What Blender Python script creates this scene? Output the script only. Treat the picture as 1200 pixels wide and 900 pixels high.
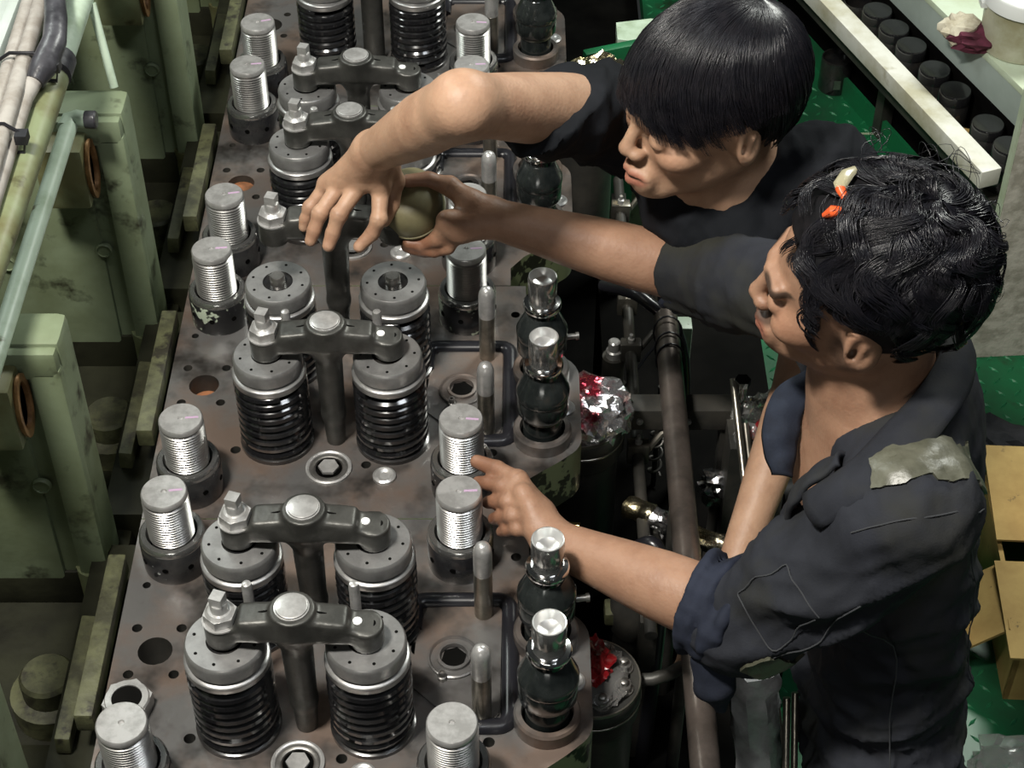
import bpy, bmesh, math, random
import numpy as np
from mathutils import Vector, Matrix, noise
random.seed(7); rng = np.random.default_rng(7)
scene = bpy.context.scene; COL = scene.collection
R = math.radians; PI = math.pi
for o in list(bpy.data.objects): bpy.data.objects.remove(o)

# ------------------------------------------------------------------ camera
cam_d = bpy.data.cameras.new('camera'); cam = bpy.data.objects.new('camera', cam_d); COL.objects.link(cam)
cam.location = (0, 0, 1.65); cam.rotation_euler = (R(90 - 43.714), 0, 0)
cam_d.sensor_fit = 'HORIZONTAL'; cam_d.sensor_width = 36.0; cam_d.lens = 36.0 * 2050 / 1200
cam_d.clip_start = 0.02; cam_d.clip_end = 50
scene.camera = cam
# ------------------------------------------------------------------ world, lamps, exposure
world = bpy.data.worlds.new('engine_room_air'); scene.world = world; world.use_nodes = True
bg = world.node_tree.nodes['Background']; bg.inputs[0].default_value = (0.75, 0.82, 0.80, 1); bg.inputs[1].default_value = 0.022
def area(name, loc, target, size, size_y, power, color):
    d = bpy.data.lights.new(name, 'AREA'); d.shape = 'RECTANGLE'; d.size = size; d.size_y = size_y
    d.energy = power; d.color = color
    o = bpy.data.objects.new(name, d); COL.objects.link(o); o.location = loc
    o.rotation_euler = (Vector(target) - Vector(loc)).to_track_quat('-Z', 'Y').to_euler()
    return o
area('ceiling_lamp_over_engine', (-0.75, 0.70, 2.6), (-0.05, 1.55, 0.1), 0.42, 0.20, 80, (1.0, 0.96, 0.88))
area('ceiling_lamp_port', (-1.5, 2.9, 2.1), (-0.6, 2.2, 0.1), 0.8, 0.25, 15, (0.93, 1.0, 0.95))
area('ceiling_lamp_walkway', (1.5, 3.6, 2.3), (0.9, 2.9, -0.6), 1.0, 0.3, 60, (0.97, 1.0, 0.93))
area('bulkhead_lamp_forward', (-0.4, -2.3, 1.25), (0.0, 1.4, 0.1), 1.3, 0.30, 9, (1.0, 0.97, 0.90))
area('fill_light_starboard', (0.9, 0.6, 2.9), (0.5, 1.5, 0.0), 0.8, 0.25, 10, (0.9, 0.95, 1.0))  # added fill from the starboard side, no fixture known there
scene.view_settings.view_transform = 'Standard'; scene.view_settings.look = 'None'
scene.view_settings.exposure = 0.42; scene.view_settings.gamma = 1.0; scene.view_settings.use_curve_mapping = False

# ------------------------------------------------------------------ materials
MATS = {}
def mat(name, c1, c2=None, rough=0.5, metal=0.0, scale=12.0, lo=0.4, hi=0.62, bump=0.0, bscale=60.0,
        c3=None, s3=40.0, lo3=0.6, hi3=0.68, rough2=None, spec=0.5, vcol=False, coat=0.0, trans=0.0, sss=0.0, detail=6, stretch=None, coord='pos', fold=0.0, fscale=14):
    m = bpy.data.materials.new(name); m.use_nodes = True; nt = m.node_tree; N = nt.nodes; L = nt.links
    b = N['Principled BSDF']
    b.inputs['Roughness'].default_value = rough; b.inputs['Metallic'].default_value = metal
    b.inputs['Specular IOR Level'].default_value = spec; b.inputs['Coat Weight'].default_value = coat
    b.inputs['Coat Roughness'].default_value = 0.12
    if trans: b.inputs['Transmission Weight'].default_value = trans
    if sss:
        b.inputs['Subsurface Weight'].default_value = sss; b.inputs['Subsurface Radius'].default_value = (0.012, 0.005, 0.003); b.inputs['Subsurface Scale'].default_value = 1.0
    if coord == 'pos':
        src = N.new('ShaderNodeNewGeometry').outputs['Position']
    else:
        src = N.new('ShaderNodeTexCoord').outputs['Object']
    if stretch:
        mp = N.new('ShaderNodeMapping'); mp.inputs['Scale'].default_value = stretch; L.new(src, mp.inputs[0]); src = mp.outputs[0]
    def ns(sc, lo, hi, det):
        n = N.new('ShaderNodeTexNoise'); n.inputs['Scale'].default_value = sc; n.inputs['Detail'].default_value = det; n.inputs['Roughness'].default_value = 0.62
        L.new(src, n.inputs['Vector'])
        r = N.new('ShaderNodeMapRange'); r.inputs[1].default_value = lo; r.inputs[2].default_value = hi; r.clamp = True
        L.new(n.outputs['Fac'], r.inputs[0]); return r.outputs[0], n
    col = None
    if vcol:
        a = N.new('ShaderNodeVertexColor'); a.layer_name = 'Col'; col = a.outputs[0]
    if c2 is not None:
        f, _ = ns(scale, lo, hi, detail)
        mx = N.new('ShaderNodeMix'); mx.data_type = 'RGBA'; L.new(f, mx.inputs[0])
        if col is not None:
            mx.blend_type = 'MULTIPLY'; L.new(col, mx.inputs[6])
        else: mx.inputs[6].default_value = (*c1, 1)
        mx.inputs[7].default_value = (*c2, 1); col = mx.outputs[2]
        if rough2 is not None:
            rr = N.new('ShaderNodeMapRange'); rr.inputs[3].default_value = rough; rr.inputs[4].default_value = rough2
            L.new(f, rr.inputs[0]); L.new(rr.outputs[0], b.inputs['Roughness'])
    if c3 is not None:
        f, _ = ns(s3, lo3, hi3, 4)
        mx = N.new('ShaderNodeMix'); mx.data_type = 'RGBA'; L.new(f, mx.inputs[0])
        if col is not None: L.new(col, mx.inputs[6])
        else: mx.inputs[6].default_value = (*c1, 1)
        mx.inputs[7].default_value = (*c3, 1); col = mx.outputs[2]
    if col is not None: L.new(col, b.inputs['Base Color'])
    else: b.inputs['Base Color'].default_value = (*c1, 1)
    if bump:
        n = N.new('ShaderNodeTexNoise'); n.inputs['Scale'].default_value = bscale; n.inputs['Detail'].default_value = 4; L.new(src, n.inputs['Vector'])
        bp = N.new('ShaderNodeBump'); bp.inputs['Strength'].default_value = bump; bp.inputs['Distance'].default_value = 0.004
        L.new(n.outputs['Fac'], bp.inputs['Height']); L.new(bp.outputs[0], b.inputs['Normal'])
        if fold:
            n2 = N.new('ShaderNodeTexNoise'); n2.inputs['Scale'].default_value = fscale; n2.inputs['Detail'].default_value = 3; n2.inputs['Distortion'].default_value = 1.2; n2.noise_type = 'RIDGED_MULTIFRACTAL'; L.new(src, n2.inputs['Vector'])
            b2 = N.new('ShaderNodeBump'); b2.inputs['Strength'].default_value = fold; b2.inputs['Distance'].default_value = .012; L.new(n2.outputs['Fac'], b2.inputs['Height']); L.new(b2.outputs[0], bp.inputs['Normal'])
    MATS[name] = m; return m
mat('deck_steel', (.165,.160,.156), (.150,.110,.088), rough=.30, rough2=.55, metal=.55, scale=7, lo=.42, hi=.60, bump=.16, bscale=38, c3=(.035,.031,.028), s3=10, lo3=.50, hi3=.68)
mat('machined_steel', (.50,.495,.485), (.36,.355,.345), rough=.32, metal=.55, scale=60, bump=.04, bscale=300)
mat('thread_steel', (.46,.455,.44), (.34,.33,.32), rough=.30, metal=.85, scale=30)
mat('cup_wall', (.42,.42,.41), rough=.18, metal=.9)
mat('foil_white', (.70,.71,.74), (.5,.5,.52), rough=.35, metal=.15, scale=30, bump=.5, bscale=70)
mat('chrome', (.74,.74,.73), rough=.10, metal=1)
mat('dull_steel', (.34,.33,.31), (.22,.21,.2), rough=.36, metal=.9, scale=50, bump=.05, bscale=200)
mat('cup_steel', (.72,.72,.71), rough=.28, metal=.8)
mat('retainer_steel', (.36,.357,.352), (.27,.267,.262), rough=.34, metal=.68, scale=40)
mat('black_oiled', (.012,.012,.013), (.022,.02,.018), rough=.22, scale=30, coat=.5)
mat('spring_black', (.010,.010,.011), rough=.16, coat=.7)
mat('pump_black', (.012,.015,.015), (.03,.035,.034), rough=.18, metal=.35, scale=25, coat=.4)
mat('cast_dark', (.075,.074,.068), (.045,.045,.041), rough=.42, metal=.55, scale=25, bump=.12, bscale=120)
mat('void_black', (.0018,.0018,.0017), (.0045,.0043,.0038), spec=.05, rough=.75, scale=6, bump=.2, bscale=30)  # near-black stands for the unlit depth of gaps and holes
mat('dark_iron', (.03,.03,.028), (.06,.056,.048), rough=.45, metal=.3, scale=12, bump=.15, bscale=60)
mat('casing_green', (.195,.240,.150), (.105,.125,.060), rough=.5, scale=4, lo=.40, hi=.68, bump=.2, bscale=30, c3=(.030,.032,.017), s3=17, lo3=.57, hi3=.69)
mat('pale_green_paint', (.48,.59,.47), (.26,.34,.22), rough=.42, scale=9, lo=.5, hi=.7, bump=.08, c3=(.1,.1,.05), s3=22, lo3=.66, hi3=.72)
mat('pipe_olive', (.20,.235,.13), (.13,.125,.055), rough=.45, scale=9, bump=.1, c3=(.06,.055,.025), s3=20, lo3=.6, hi3=.7)
mat('bar_olive', (.085,.088,.042), (.032,.032,.016), rough=.6, scale=25, bump=.4, bscale=60, c3=(.02,.018,.01), s3=30, lo3=.55, hi3=.65)
mat('trough_grime', (.022,.023,.013), (.010,.010,.006), spec=.15, rough=.6, scale=8, bump=.5, bscale=25)
mat('rust', (.28,.11,.045), (.12,.05,.02), rough=.65, scale=40, bump=.2)
mat('copper_gasket', (.35,.19,.08), (.16,.08,.03), rough=.45, metal=.4, scale=40)
mat('worn_collar', (.012,.012,.013), (.35,.40,.31), rough=.3, scale=32, lo=.54, hi=.57, coat=.3, detail=3)
mat('worn_green_side', (.19,.23,.12), (.02,.022,.012), rough=.4, scale=28, lo=.52, hi=.56, detail=3)
mat('black_collar', (.012,.012,.014), (.03,.03,.03), rough=.22, scale=20, coat=.4, c3=(.4,.42,.4), s3=60, lo3=.69, hi3=.71)
mat('rubber_black', (.012,.012,.015), rough=.28)
mat('conduit_grey', (.36,.34,.31), (.25,.225,.195), rough=.7, scale=30, bump=.1)
mat('tape_black', (.03,.03,.035), (.07,.07,.08), rough=.35, scale=30, bump=.3)
mat('white_panel', (.50,.56,.53), (.42,.47,.43), rough=.5, scale=6)
mat('floor_green', (.008,.125,.045), (.012,.075,.032), rough=.42, scale=6, bump=.1, c3=(.02,.03,.015), s3=9, lo3=.62, hi3=.75)
mat('tread_green', (.025,.21,.085), (.02,.13,.055), rough=.36, scale=10)
mat('girder_white', (.62,.62,.56), (.40,.38,.27), rough=.5, scale=6, lo=.45, hi=.65, bump=.1, c3=(.22,.19,.08), s3=9, lo3=.58, hi3=.72)
mat('ledge_green', (.50,.58,.45), (.40,.46,.31), rough=.5, scale=7, c3=(.2,.2,.12), s3=40, lo3=.68, hi3=.72)
mat('ledge_grey', (.34,.40,.37), (.28,.33,.30), rough=.5, scale=7)
mat('bucket_white', (.78,.80,.78), rough=.35)
mat('bucket_clear', (.45,.45,.34), (.30,.28,.17), rough=.3, scale=10)
mat('rag_cream', (.50,.46,.36), (.32,.28,.2), rough=.9, scale=30, bump=.4)
mat('rag_maroon', (.10,.015,.035), (.06,.01,.02), rough=.9, scale=30, bump=.4)
mat('rag_black', (.012,.013,.016), (.03,.03,.035), rough=.85, scale=30, bump=.4)
mat('board_grey', (.46,.44,.38), (.30,.285,.235), rough=.9, scale=26, lo=.42, hi=.6, bump=.5, bscale=60)
mat('cardboard', (.44,.30,.10), (.33,.21,.065), rough=.8, scale=9, bump=.1, c3=(.08,.06,.03), s3=25, lo3=.66, hi3=.72)
mat('foil', (.74,.74,.76), rough=.2, metal=1, bump=.5, bscale=90)
mat('foil_red', (.74,.74,.76), (.50,.05,.08), rough=.2, metal=.9, scale=16, lo=.50, hi=.60, bump=.5, bscale=90)
mat('foil_gold', (.62,.52,.28), (.68,.64,.5), rough=.25, metal=1, scale=20, bump=.5, bscale=90)
mat('plastic_red', (.25,.010,.014), (.12,.006,.006), rough=.22, scale=20, coat=.4, bump=.3)
mat('plastic_clear', (.80,.79,.77), rough=.10, trans=.9, bump=.4, bscale=60)
mat('brass', (.62,.47,.18), rough=.3, metal=1)
mat('marker_pink', (.42,.29,.42), rough=.5)
mat('paint_white', (.8,.8,.78), rough=.4)
mat('rod_steel', (.30,.28,.24), (.16,.15,.125), rough=.3, metal=.85, scale=25)
mat('rail_steel', (.20,.165,.145), (.10,.085,.075), rough=.33, metal=.7, scale=14, bump=.1)
mat('object_olive', (.165,.150,.080), (.115,.102,.052), rough=.5, scale=18, bump=.06)
mat('skin', (.5,.3,.2), (.74,.68,.66), rough=.50, scale=26, lo=.42, hi=.75, vcol=True, bump=.16, bscale=210, sss=.06, spec=.38)
mat('coverall_navy', (.021,.023,.030), (.014,.0155,.020), rough=.85, scale=9, bump=.10, bscale=420, spec=.25, c3=(.027,.027,.021), s3=5, lo3=.5, hi3=.7, fold=.35, fscale=9)
mat('cuff_navy', (.017,.021,.036), (.013,.016,.026), rough=.85, scale=12, bump=.1, bscale=420, spec=.25, fold=.4, fscale=16)
mat('denim_collar', (.015,.020,.034), (.010,.013,.022), rough=.85, scale=30, bump=.15, bscale=420, spec=.25)
mat('patch_reflective', (.115,.115,.085), (.065,.065,.045), rough=.38, scale=25, bump=.3, bscale=60)
mat('stitch', (.032,.034,.038), rough=.8)
mat('shirt_black', (.007,.008,.010), (.011,.012,.015), rough=.85, scale=9, bump=.08, bscale=300, spec=.12, fold=.3, fscale=8)
mat('trouser_dark', (.02,.02,.024), rough=.85)
mat('hair_black', (.004,.004,.005), (.007,.006,.007), rough=.65, scale=60, spec=.15)
mat('hair_strand', (.006,.006,.009), (.012,.011,.014), rough=.32, scale=60, spec=.5)
mat('clip_orange', (.75,.11,.03), rough=.25, coat=.4)
mat('clip_pale', (.50,.46,.30), rough=.2, trans=.4)
mat('shoe_black', (.015,.015,.015), rough=.5)

# ------------------------------------------------------------------ mesh helpers
class MB:
    def __init__(s): s.v = []; s.f = []
    def add(s, vs, fs):
        n = len(s.v); s.v += [tuple(p) for p in vs]; s.f += [tuple(n + i for i in q) for q in fs]; return s
    def box(s, x0, x1, y0, y1, z0, z1, M=None, ch=0.0):
        if ch <= 0:
            vs = [(x, y, z) for z in (z0, z1) for y in (y0, y1) for x in (x0, x1)]
            fs = [(0,2,3,1), (4,5,7,6), (0,1,5,4), (2,6,7,3), (0,4,6,2), (1,3,7,5)]
        else:
            bm = bmesh.new(); bmesh.ops.create_cube(bm, size=1)
            for v in bm.verts:
                v.co = Vector(((x0+x1)/2 + v.co.x*(x1-x0), (y0+y1)/2 + v.co.y*(y1-y0), (z0+z1)/2 + v.co.z*(z1-z0)))
            bmesh.ops.bevel(bm, geom=bm.edges[:], offset=ch, segments=2, affect='EDGES', profile=.6)
            bm.verts.index_update(); vs = [v.co.copy() for v in bm.verts]; fs = [[v.index for v in f.verts] for f in bm.faces]; bm.free()
        if M is not None: vs = [M @ Vector(p) for p in vs]
        return s.add(vs, fs)
    def lathe(s, prof, n=32, M=None, cap0=True, cap1=True, a0=0.0):
        vs = []; fs = []
        for r, z in prof:
            for i in range(n):
                a = a0 + 2*PI*i/n; vs.append((r*math.cos(a), r*math.sin(a), z))
        for j in range(len(prof)-1):
            for i in range(n):
                k = (i+1) % n; fs.append((j*n+i, j*n+k, (j+1)*n+k, (j+1)*n+i))
        if cap0: fs.append(tuple(reversed(range(n))))
        if cap1: fs.append(tuple((len(prof)-1)*n + i for i in range(n)))
        if M is not None: vs = [M @ Vector(p) for p in vs]
        return s.add(vs, fs)
    def tube(s, pts, r, n=10, closed=False, cap=True, flat=1.0):
        pts = [Vector(p) for p in pts]; m = len(pts); rr = r if hasattr(r, '__len__') else [r]*m
        vs = []; fs = []; up = None
        for i in range(m):
            if closed: t = pts[(i+1) % m] - pts[i-1]
            else: t = pts[min(i+1, m-1)] - pts[max(i-1, 0)]
            if t.length < 1e-9: t = Vector((0,0,1))
            t.normalize()
            if up is None:
                up = Vector((0,0,1)) if abs(t.z) < .9 else Vector((0,1,0))
            a = up - t*up.dot(t)
            if a.length < 1e-6: a = t.orthogonal()
            a.normalize(); b = t.cross(a); up = a
            for k in range(n):
                q = 2*PI*k/n; vs.append(pts[i] + (a*math.sin(q)*flat + b*math.cos(q))*rr[i])
        for i in range(m if closed else m-1):
            j = (i+1) % m
            for k in range(n):
                l = (k+1) % n; fs.append((i*n+k, i*n+l, j*n+l, j*n+k))
        if cap and not closed:
            fs.append(tuple(reversed(range(n)))); fs.append(tuple((m-1)*n + k for k in range(n)))
        return s.add(vs, fs)
    def prism(s, poly, z0, z1, M=None):
        n = len(poly); vs = [(x, y, z0) for x, y in poly] + [(x, y, z1) for x, y in poly]
        fs = [tuple(reversed(range(n))), tuple(range(n, 2*n))] + [(i, (i+1) % n, n+(i+1) % n, n+i) for i in range(n)]
        if M is not None: vs = [M @ Vector(p) for p in vs]
        return s.add(vs, fs)
    def mesh(s, name, m, smooth=True):
        me = bpy.data.meshes.new(name); me.from_pydata([tuple(p) for p in s.v], [], s.f); me.update()
        if m: me.materials.append(MATS[m])
        if smooth: shade(me)
        return me
def shade(me, ang=38):
    me.polygons.foreach_set('use_smooth', [True]*len(me.polygons))
    try: me.set_sharp_from_angle(angle=R(ang))
    except Exception: pass
def link(name, me, parent=None, M=None, kind=None):
    o = bpy.data.objects.new(name, me); COL.objects.link(o)
    if parent is not None: o.parent = parent
    if M is not None: o.matrix_local = M
    if kind: o['kind'] = kind
    return o
def obj(name, mb, m, parent=None, M=None, smooth=True, kind=None):
    return link(name, mb.mesh(name, m, smooth), parent, M, kind)
def thing(name, label, cat, loc=(0,0,0), rotz=0, group=None):
    o = bpy.data.objects.new(name, None); COL.objects.link(o); o.location = loc; o.rotation_euler = (0, 0, rotz)
    o.empty_display_size = .02
    return tag(o, label, cat, group)
def tag(o, label, cat, group=None):
    o['label'] = label; o['category'] = cat
    if group: o['group'] = group
    return o
def struct(o, label=None):
    o['kind'] = 'structure'
    if label: o['label'] = label
    return o
def T(x, y, z): return Matrix.Translation((x, y, z))
def frame(c, zdir, xhint=(1,0,0)):
    z = Vector(zdir).normalized(); x = Vector(xhint) - z*Vector(xhint).dot(z)
    if x.length < 1e-5: x = z.orthogonal()
    x.normalize(); y = z.cross(x)
    M = Matrix((x, y, z)).transposed().to_4x4(); M.translation = Vector(c); return M
def dup(root, loc, label, group=None):
    r = root.copy(); COL.objects.link(r); r.location = loc; r['label'] = label
    if group: r['group'] = group
    for ch in list(root.children):
        c = ch.copy(); COL.objects.link(c); c.parent = r
        for g in ch.children:
            d = g.copy(); COL.objects.link(d); d.parent = c
    return r
def hexpoly(r, n=6, a0=0): return [(r*math.cos(a0 + 2*PI*i/n), r*math.sin(a0 + 2*PI*i/n)) for i in range(n)]
def circ(x, y, r, n=24): return [(x + r*math.cos(2*PI*i/n), y + r*math.sin(2*PI*i/n)) for i in range(n)]

# ------------------------------------------------------------------ distance-field modelling (bodies, cloth, castings)
class SDF:
    def __init__(s, lo, hi, step):
        s.lo = np.array(lo, np.float32); s.h = step
        s.n = (np.ceil((np.array(hi) - s.lo)/step)).astype(int) + 1
        s.d = np.full(s.n, .06, np.float32)
    def _sl(s, lo, hi):
        a = np.clip(np.floor((np.array(lo) - s.lo)/s.h).astype(int), 0, s.n); b = np.clip(np.ceil((np.array(hi) - s.lo)/s.h).astype(int) + 1, 0, s.n)
        sl = tuple(slice(i, j) for i, j in zip(a, b))
        ax = [s.lo[i] + s.h*np.arange(a[i], b[i], dtype=np.float32) for i in range(3)]
        return sl, ax[0][:, None, None], ax[1][None, :, None], ax[2][None, None, :]
    def _op(s, sl, e, k, op):
        d = s.d[sl]
        if d.size == 0: return
        if op == 'sub': d = -d
        if op == 'int': d = -d; e = -e
        k = max(k, 1e-5)
        hh = np.clip(.5 + .5*(d - e)/k, 0, 1)
        r = d*(1-hh) + e*hh - k*hh*(1-hh)
        s.d[sl] = -r if op in ('sub', 'int') else r
    def cone(s, a, b, ra, rb, k=.01, op='u', sq=None):
        a = np.array(a, np.float32); b = np.array(b, np.float32); m = max(ra, rb)*(max(sq[1], 1) if sq else 1) + .035
        sl, X, Y, Z = s._sl(np.minimum(a, b) - m, np.maximum(a, b) + m)
        ab = b - a; L2 = float(ab @ ab) + 1e-12
        t = np.clip(((X-a[0])*ab[0] + (Y-a[1])*ab[1] + (Z-a[2])*ab[2])/L2, 0, 1)
        dx, dy, dz = X - a[0] - t*ab[0], Y - a[1] - t*ab[1], Z - a[2] - t*ab[2]
        if sq:   # sq = (axis, factor): widen along an axis
            ax = np.array(sq[0], np.float32); ax /= np.linalg.norm(ax); q = (dx*ax[0] + dy*ax[1] + dz*ax[2])*(1 - 1/sq[1])
            dx = dx - q*ax[0]; dy = dy - q*ax[1]; dz = dz - q*ax[2]
        s._op(sl, np.sqrt(dx*dx + dy*dy + dz*dz) - (ra + t*(rb-ra)), k, op)
    def ell(s, c, r, M=None, k=.01, op='u'):
        c = np.array(c, np.float32); r = np.array(r, np.float32); m = float(r.max()) + .035
        sl, X, Y, Z = s._sl(c - m, c + m); X = X - c[0]; Y = Y - c[1]; Z = Z - c[2]
        if M is None: u, v, w = X, Y, Z
        else:
            u = X*M[0][0] + Y*M[0][1] + Z*M[0][2]; v = X*M[1][0] + Y*M[1][1] + Z*M[1][2]; w = X*M[2][0] + Y*M[2][1] + Z*M[2][2]
        k0 = np.sqrt((u/r[0])**2 + (v/r[1])**2 + (w/r[2])**2); k1 = np.sqrt((u/r[0]**2)**2 + (v/r[1]**2)**2 + (w/r[2]**2)**2) + 1e-9
        s._op(sl, k0*(k0-1)/k1, k, op)
    def cyl(s, c, r, z0, z1, k=.003, op='u'):
        sl, X, Y, Z = s._sl((c[0]-r-.03, c[1]-r-.03, z0-.03), (c[0]+r+.03, c[1]+r+.03, z1+.03))
        d = np.sqrt((X-c[0])**2 + (Y-c[1])**2) - r
        s._op(sl, np.maximum(d + 0*Z, np.maximum(z0-Z, Z-z1)), k, op)
    def rbox(s, c, hf, r, k=.003, op='u', ang=0.0):
        m = max(hf) + .035; sl, X, Y, Z = s._sl(np.array(c)-m, np.array(c)+m); X = X-c[0]; Y = Y-c[1]; Z = Z-c[2]
        ca, sa = math.cos(ang), math.sin(ang); X, Z = X*ca + Z*sa, -X*sa + Z*ca
        q = [np.abs(a) - (b-r) for a, b in zip((X, Y, Z), hf)]
        d = np.sqrt(sum(np.maximum(a, 0)**2 for a in q)) + np.minimum(np.maximum(np.maximum(q[0], q[1]), q[2]), 0) - r
        s._op(sl, d.astype(np.float32), k, op)
    def plane(s, p, n, k=.004, lo=None, hi=None):      # keep the side the normal points away from
        n = np.array(n, np.float32); n /= np.linalg.norm(n)
        sl, X, Y, Z = s._sl(s.lo if lo is None else lo, (s.lo + s.h*s.n) if hi is None else hi)
        s._op(sl, (X-p[0])*n[0] + (Y-p[1])*n[1] + (Z-p[2])*n[2], k, 'int')
    def mesh(s):
        d = s.d; d[0] = d[-1] = .06; d[:, 0] = d[:, -1] = .06; d[:, :, 0] = d[:, :, -1] = .06
        ins = d < 0; cnt = np.zeros(tuple(q-1 for q in d.shape), np.uint8)
        for i in (0, 1):
            for j in (0, 1):
                for k in (0, 1): cnt += ins[i:d.shape[0]-1+i, j:d.shape[1]-1+j, k:d.shape[2]-1+k]
        act = np.argwhere((cnt > 0) & (cnt < 8)); del cnt
        idx = np.full(tuple(q-1 for q in d.shape), -1, np.int32); idx[act[:, 0], act[:, 1], act[:, 2]] = np.arange(len(act))
        cor = [(i, j, k) for i in (0, 1) for j in (0, 1) for k in (0, 1)]
        val = np.stack([d[act[:, 0]+c[0], act[:, 1]+c[1], act[:, 2]+c[2]] for c in cor], 1)
        acc = np.zeros((len(act), 3)); num = np.zeros(len(act))
        for a in range(8):
            for b in range(a+1, 8):
                df = [cor[b][q]-cor[a][q] for q in range(3)]
                if sum(abs(q) for q in df) != 1: continue
                va, vb = val[:, a], val[:, b]; m = (va < 0) != (vb < 0)
                t = np.where(m, va/np.where(m, va-vb, 1), 0)
                for q in range(3): acc[:, q] += np.where(m, cor[a][q] + t*df[q], 0)
                num += m
        V = (act + acc/num[:, None])*s.h + s.lo
        F = []
        for ax in range(3):
            o1, o2 = [(1, 2), (2, 0), (0, 1)][ax]
            s0 = [slice(None)]*3; s1 = [slice(None)]*3; s0[ax] = slice(0, -1); s1[ax] = slice(1, None)
            A, B = ins[tuple(s0)], ins[tuple(s1)]; e = np.argwhere(A != B)
            flip = A[e[:, 0], e[:, 1], e[:, 2]]
            def cell(da, db):
                c = e.copy(); c[:, o1] -= da; c[:, o2] -= db; return idx[c[:, 0], c[:, 1], c[:, 2]]
            q = np.stack([cell(1, 1), cell(0, 1), cell(0, 0), cell(1, 0)], 1)
            q[~flip] = q[~flip][:, ::-1]; F.append(q)
        F = np.concatenate(F); F = F[(F >= 0).all(1)]
        return V, F
def np_mesh(name, V, F, m, col=None, smooth=True):
    me = bpy.data.meshes.new(name); me.vertices.add(len(V)); me.vertices.foreach_set('co', np.asarray(V, np.float32).ravel())
    n = F.shape[1]; me.loops.add(F.size); me.loops.foreach_set('vertex_index', F.astype(np.int32).ravel())
    me.polygons.add(len(F)); me.polygons.foreach_set('loop_start', np.arange(0, F.size, n, dtype=np.int32)); me.polygons.foreach_set('loop_total', np.full(len(F), n, np.int32))
    me.update(calc_edges=True); me.validate()
    if m: me.materials.append(MATS[m])
    if smooth: me.polygons.foreach_set('use_smooth', [True]*len(me.polygons))
    if col is not None:
        a = me.color_attributes.new('Col', 'FLOAT_COLOR', 'POINT'); a.data.foreach_set('color', np.concatenate([col, np.ones((len(col), 1))], 1).astype(np.float32).ravel())
    return me
def normals(V, F):
    n = np.cross(V[F[:, 2]] - V[F[:, 0]], V[F[:, 3]] - V[F[:, 1]]); N = np.zeros_like(V)
    for i in range(4): np.add.at(N, F[:, i], n)
    return N/(np.linalg.norm(N, axis=1)[:, None] + 1e-12)
def smooth_mesh(V, F, it=2, w=.5):
    for _ in range(it):
        A = np.zeros_like(V); c = np.zeros(len(V))
        for i in range(4):
            for j in ((i+1) % 4, (i-1) % 4): np.add.at(A, F[:, i], V[F[:, j]]); np.add.at(c, F[:, i], 1)
        V = V*(1-w) + w*A/np.maximum(c, 1)[:, None]
    return V
def sub_patch(V, F, mask, off, thick):
    """a thin conforming sheet over the faces of a surface whose corners are all in mask"""
    f = F[mask[F].all(1)]; u, inv = np.unique(f, return_inverse=True); f = inv.reshape(f.shape)
    N = normals(V, F)[u]; A = V[u] + N*(off+thick); B = V[u] + N*(off-.001); n = len(u)
    ed = {}
    for q in f:
        for i in range(4):
            e = (q[i], q[(i+1) % 4]); ed[e] = 1
    rim = [(b, a, a+n, b+n) for (a, b) in ed if (b, a) not in ed]
    Fo = np.concatenate([f, f[:, ::-1] + n] + ([np.array(rim)] if rim else []))
    return np.concatenate([A, B]), Fo

# ================================================================== the setting
PITCH = 0.4525; Y0 = 1.271
def yh(n): return Y0 + PITCH*n
fl = struct(obj('floor', MB().box(.335, 1.9, .2, 4.4, -.80, -.75), 'floor_green'), 'green painted checker plate walkway')
# raised treads of the checker plate
tr = MB(); step = .034
for iy in range(int((4.05-.9)/step)):
    for ix in range(int((1.25-.352)/step)):
        x = .352 + ix*step; y = .92 + iy*step
        if y > 2.3 and x < .45 and y < 2.4: continue
        a = R(45) if (ix+iy) % 2 else R(-45)
        ca, sa = math.cos(a), math.sin(a); L, W = .0125, .0034
        vs = [(x+ca*L, y+sa*L, -.7498), (x-sa*W, y+ca*W, -.7498), (x-ca*L, y-sa*L, -.7498), (x+sa*W, y-ca*W, -.7498), (x+ca*L*.45, y+sa*L*.45, -.7468), (x-ca*L*.45, y-sa*L*.45, -.7468)]
        tr.add(vs, [(0,1,4), (1,2,5,4), (2,3,5), (3,0,4,5)])
tr_o = obj('tread_pattern', tr, 'tread_green', fl, smooth=False); tr_o['kind'] = 'stuff'
obj('plate_seam', MB().box(.45, 1.05, 3.352, 3.358, -.7502, -.7485), 'ledge_green', fl)
struct(obj('floor_bilge', MB().box(-1.6, .335, .2, 4.4, -.95, -.85), 'void_black'), 'near-black bilge plating under the engine')
struct(obj('wall_back', MB().box(-1.6, 2.2, 4.4, 4.46, -.95, 1.6), 'void_black'), 'dark bulkhead at the far end of the engine room')

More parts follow.
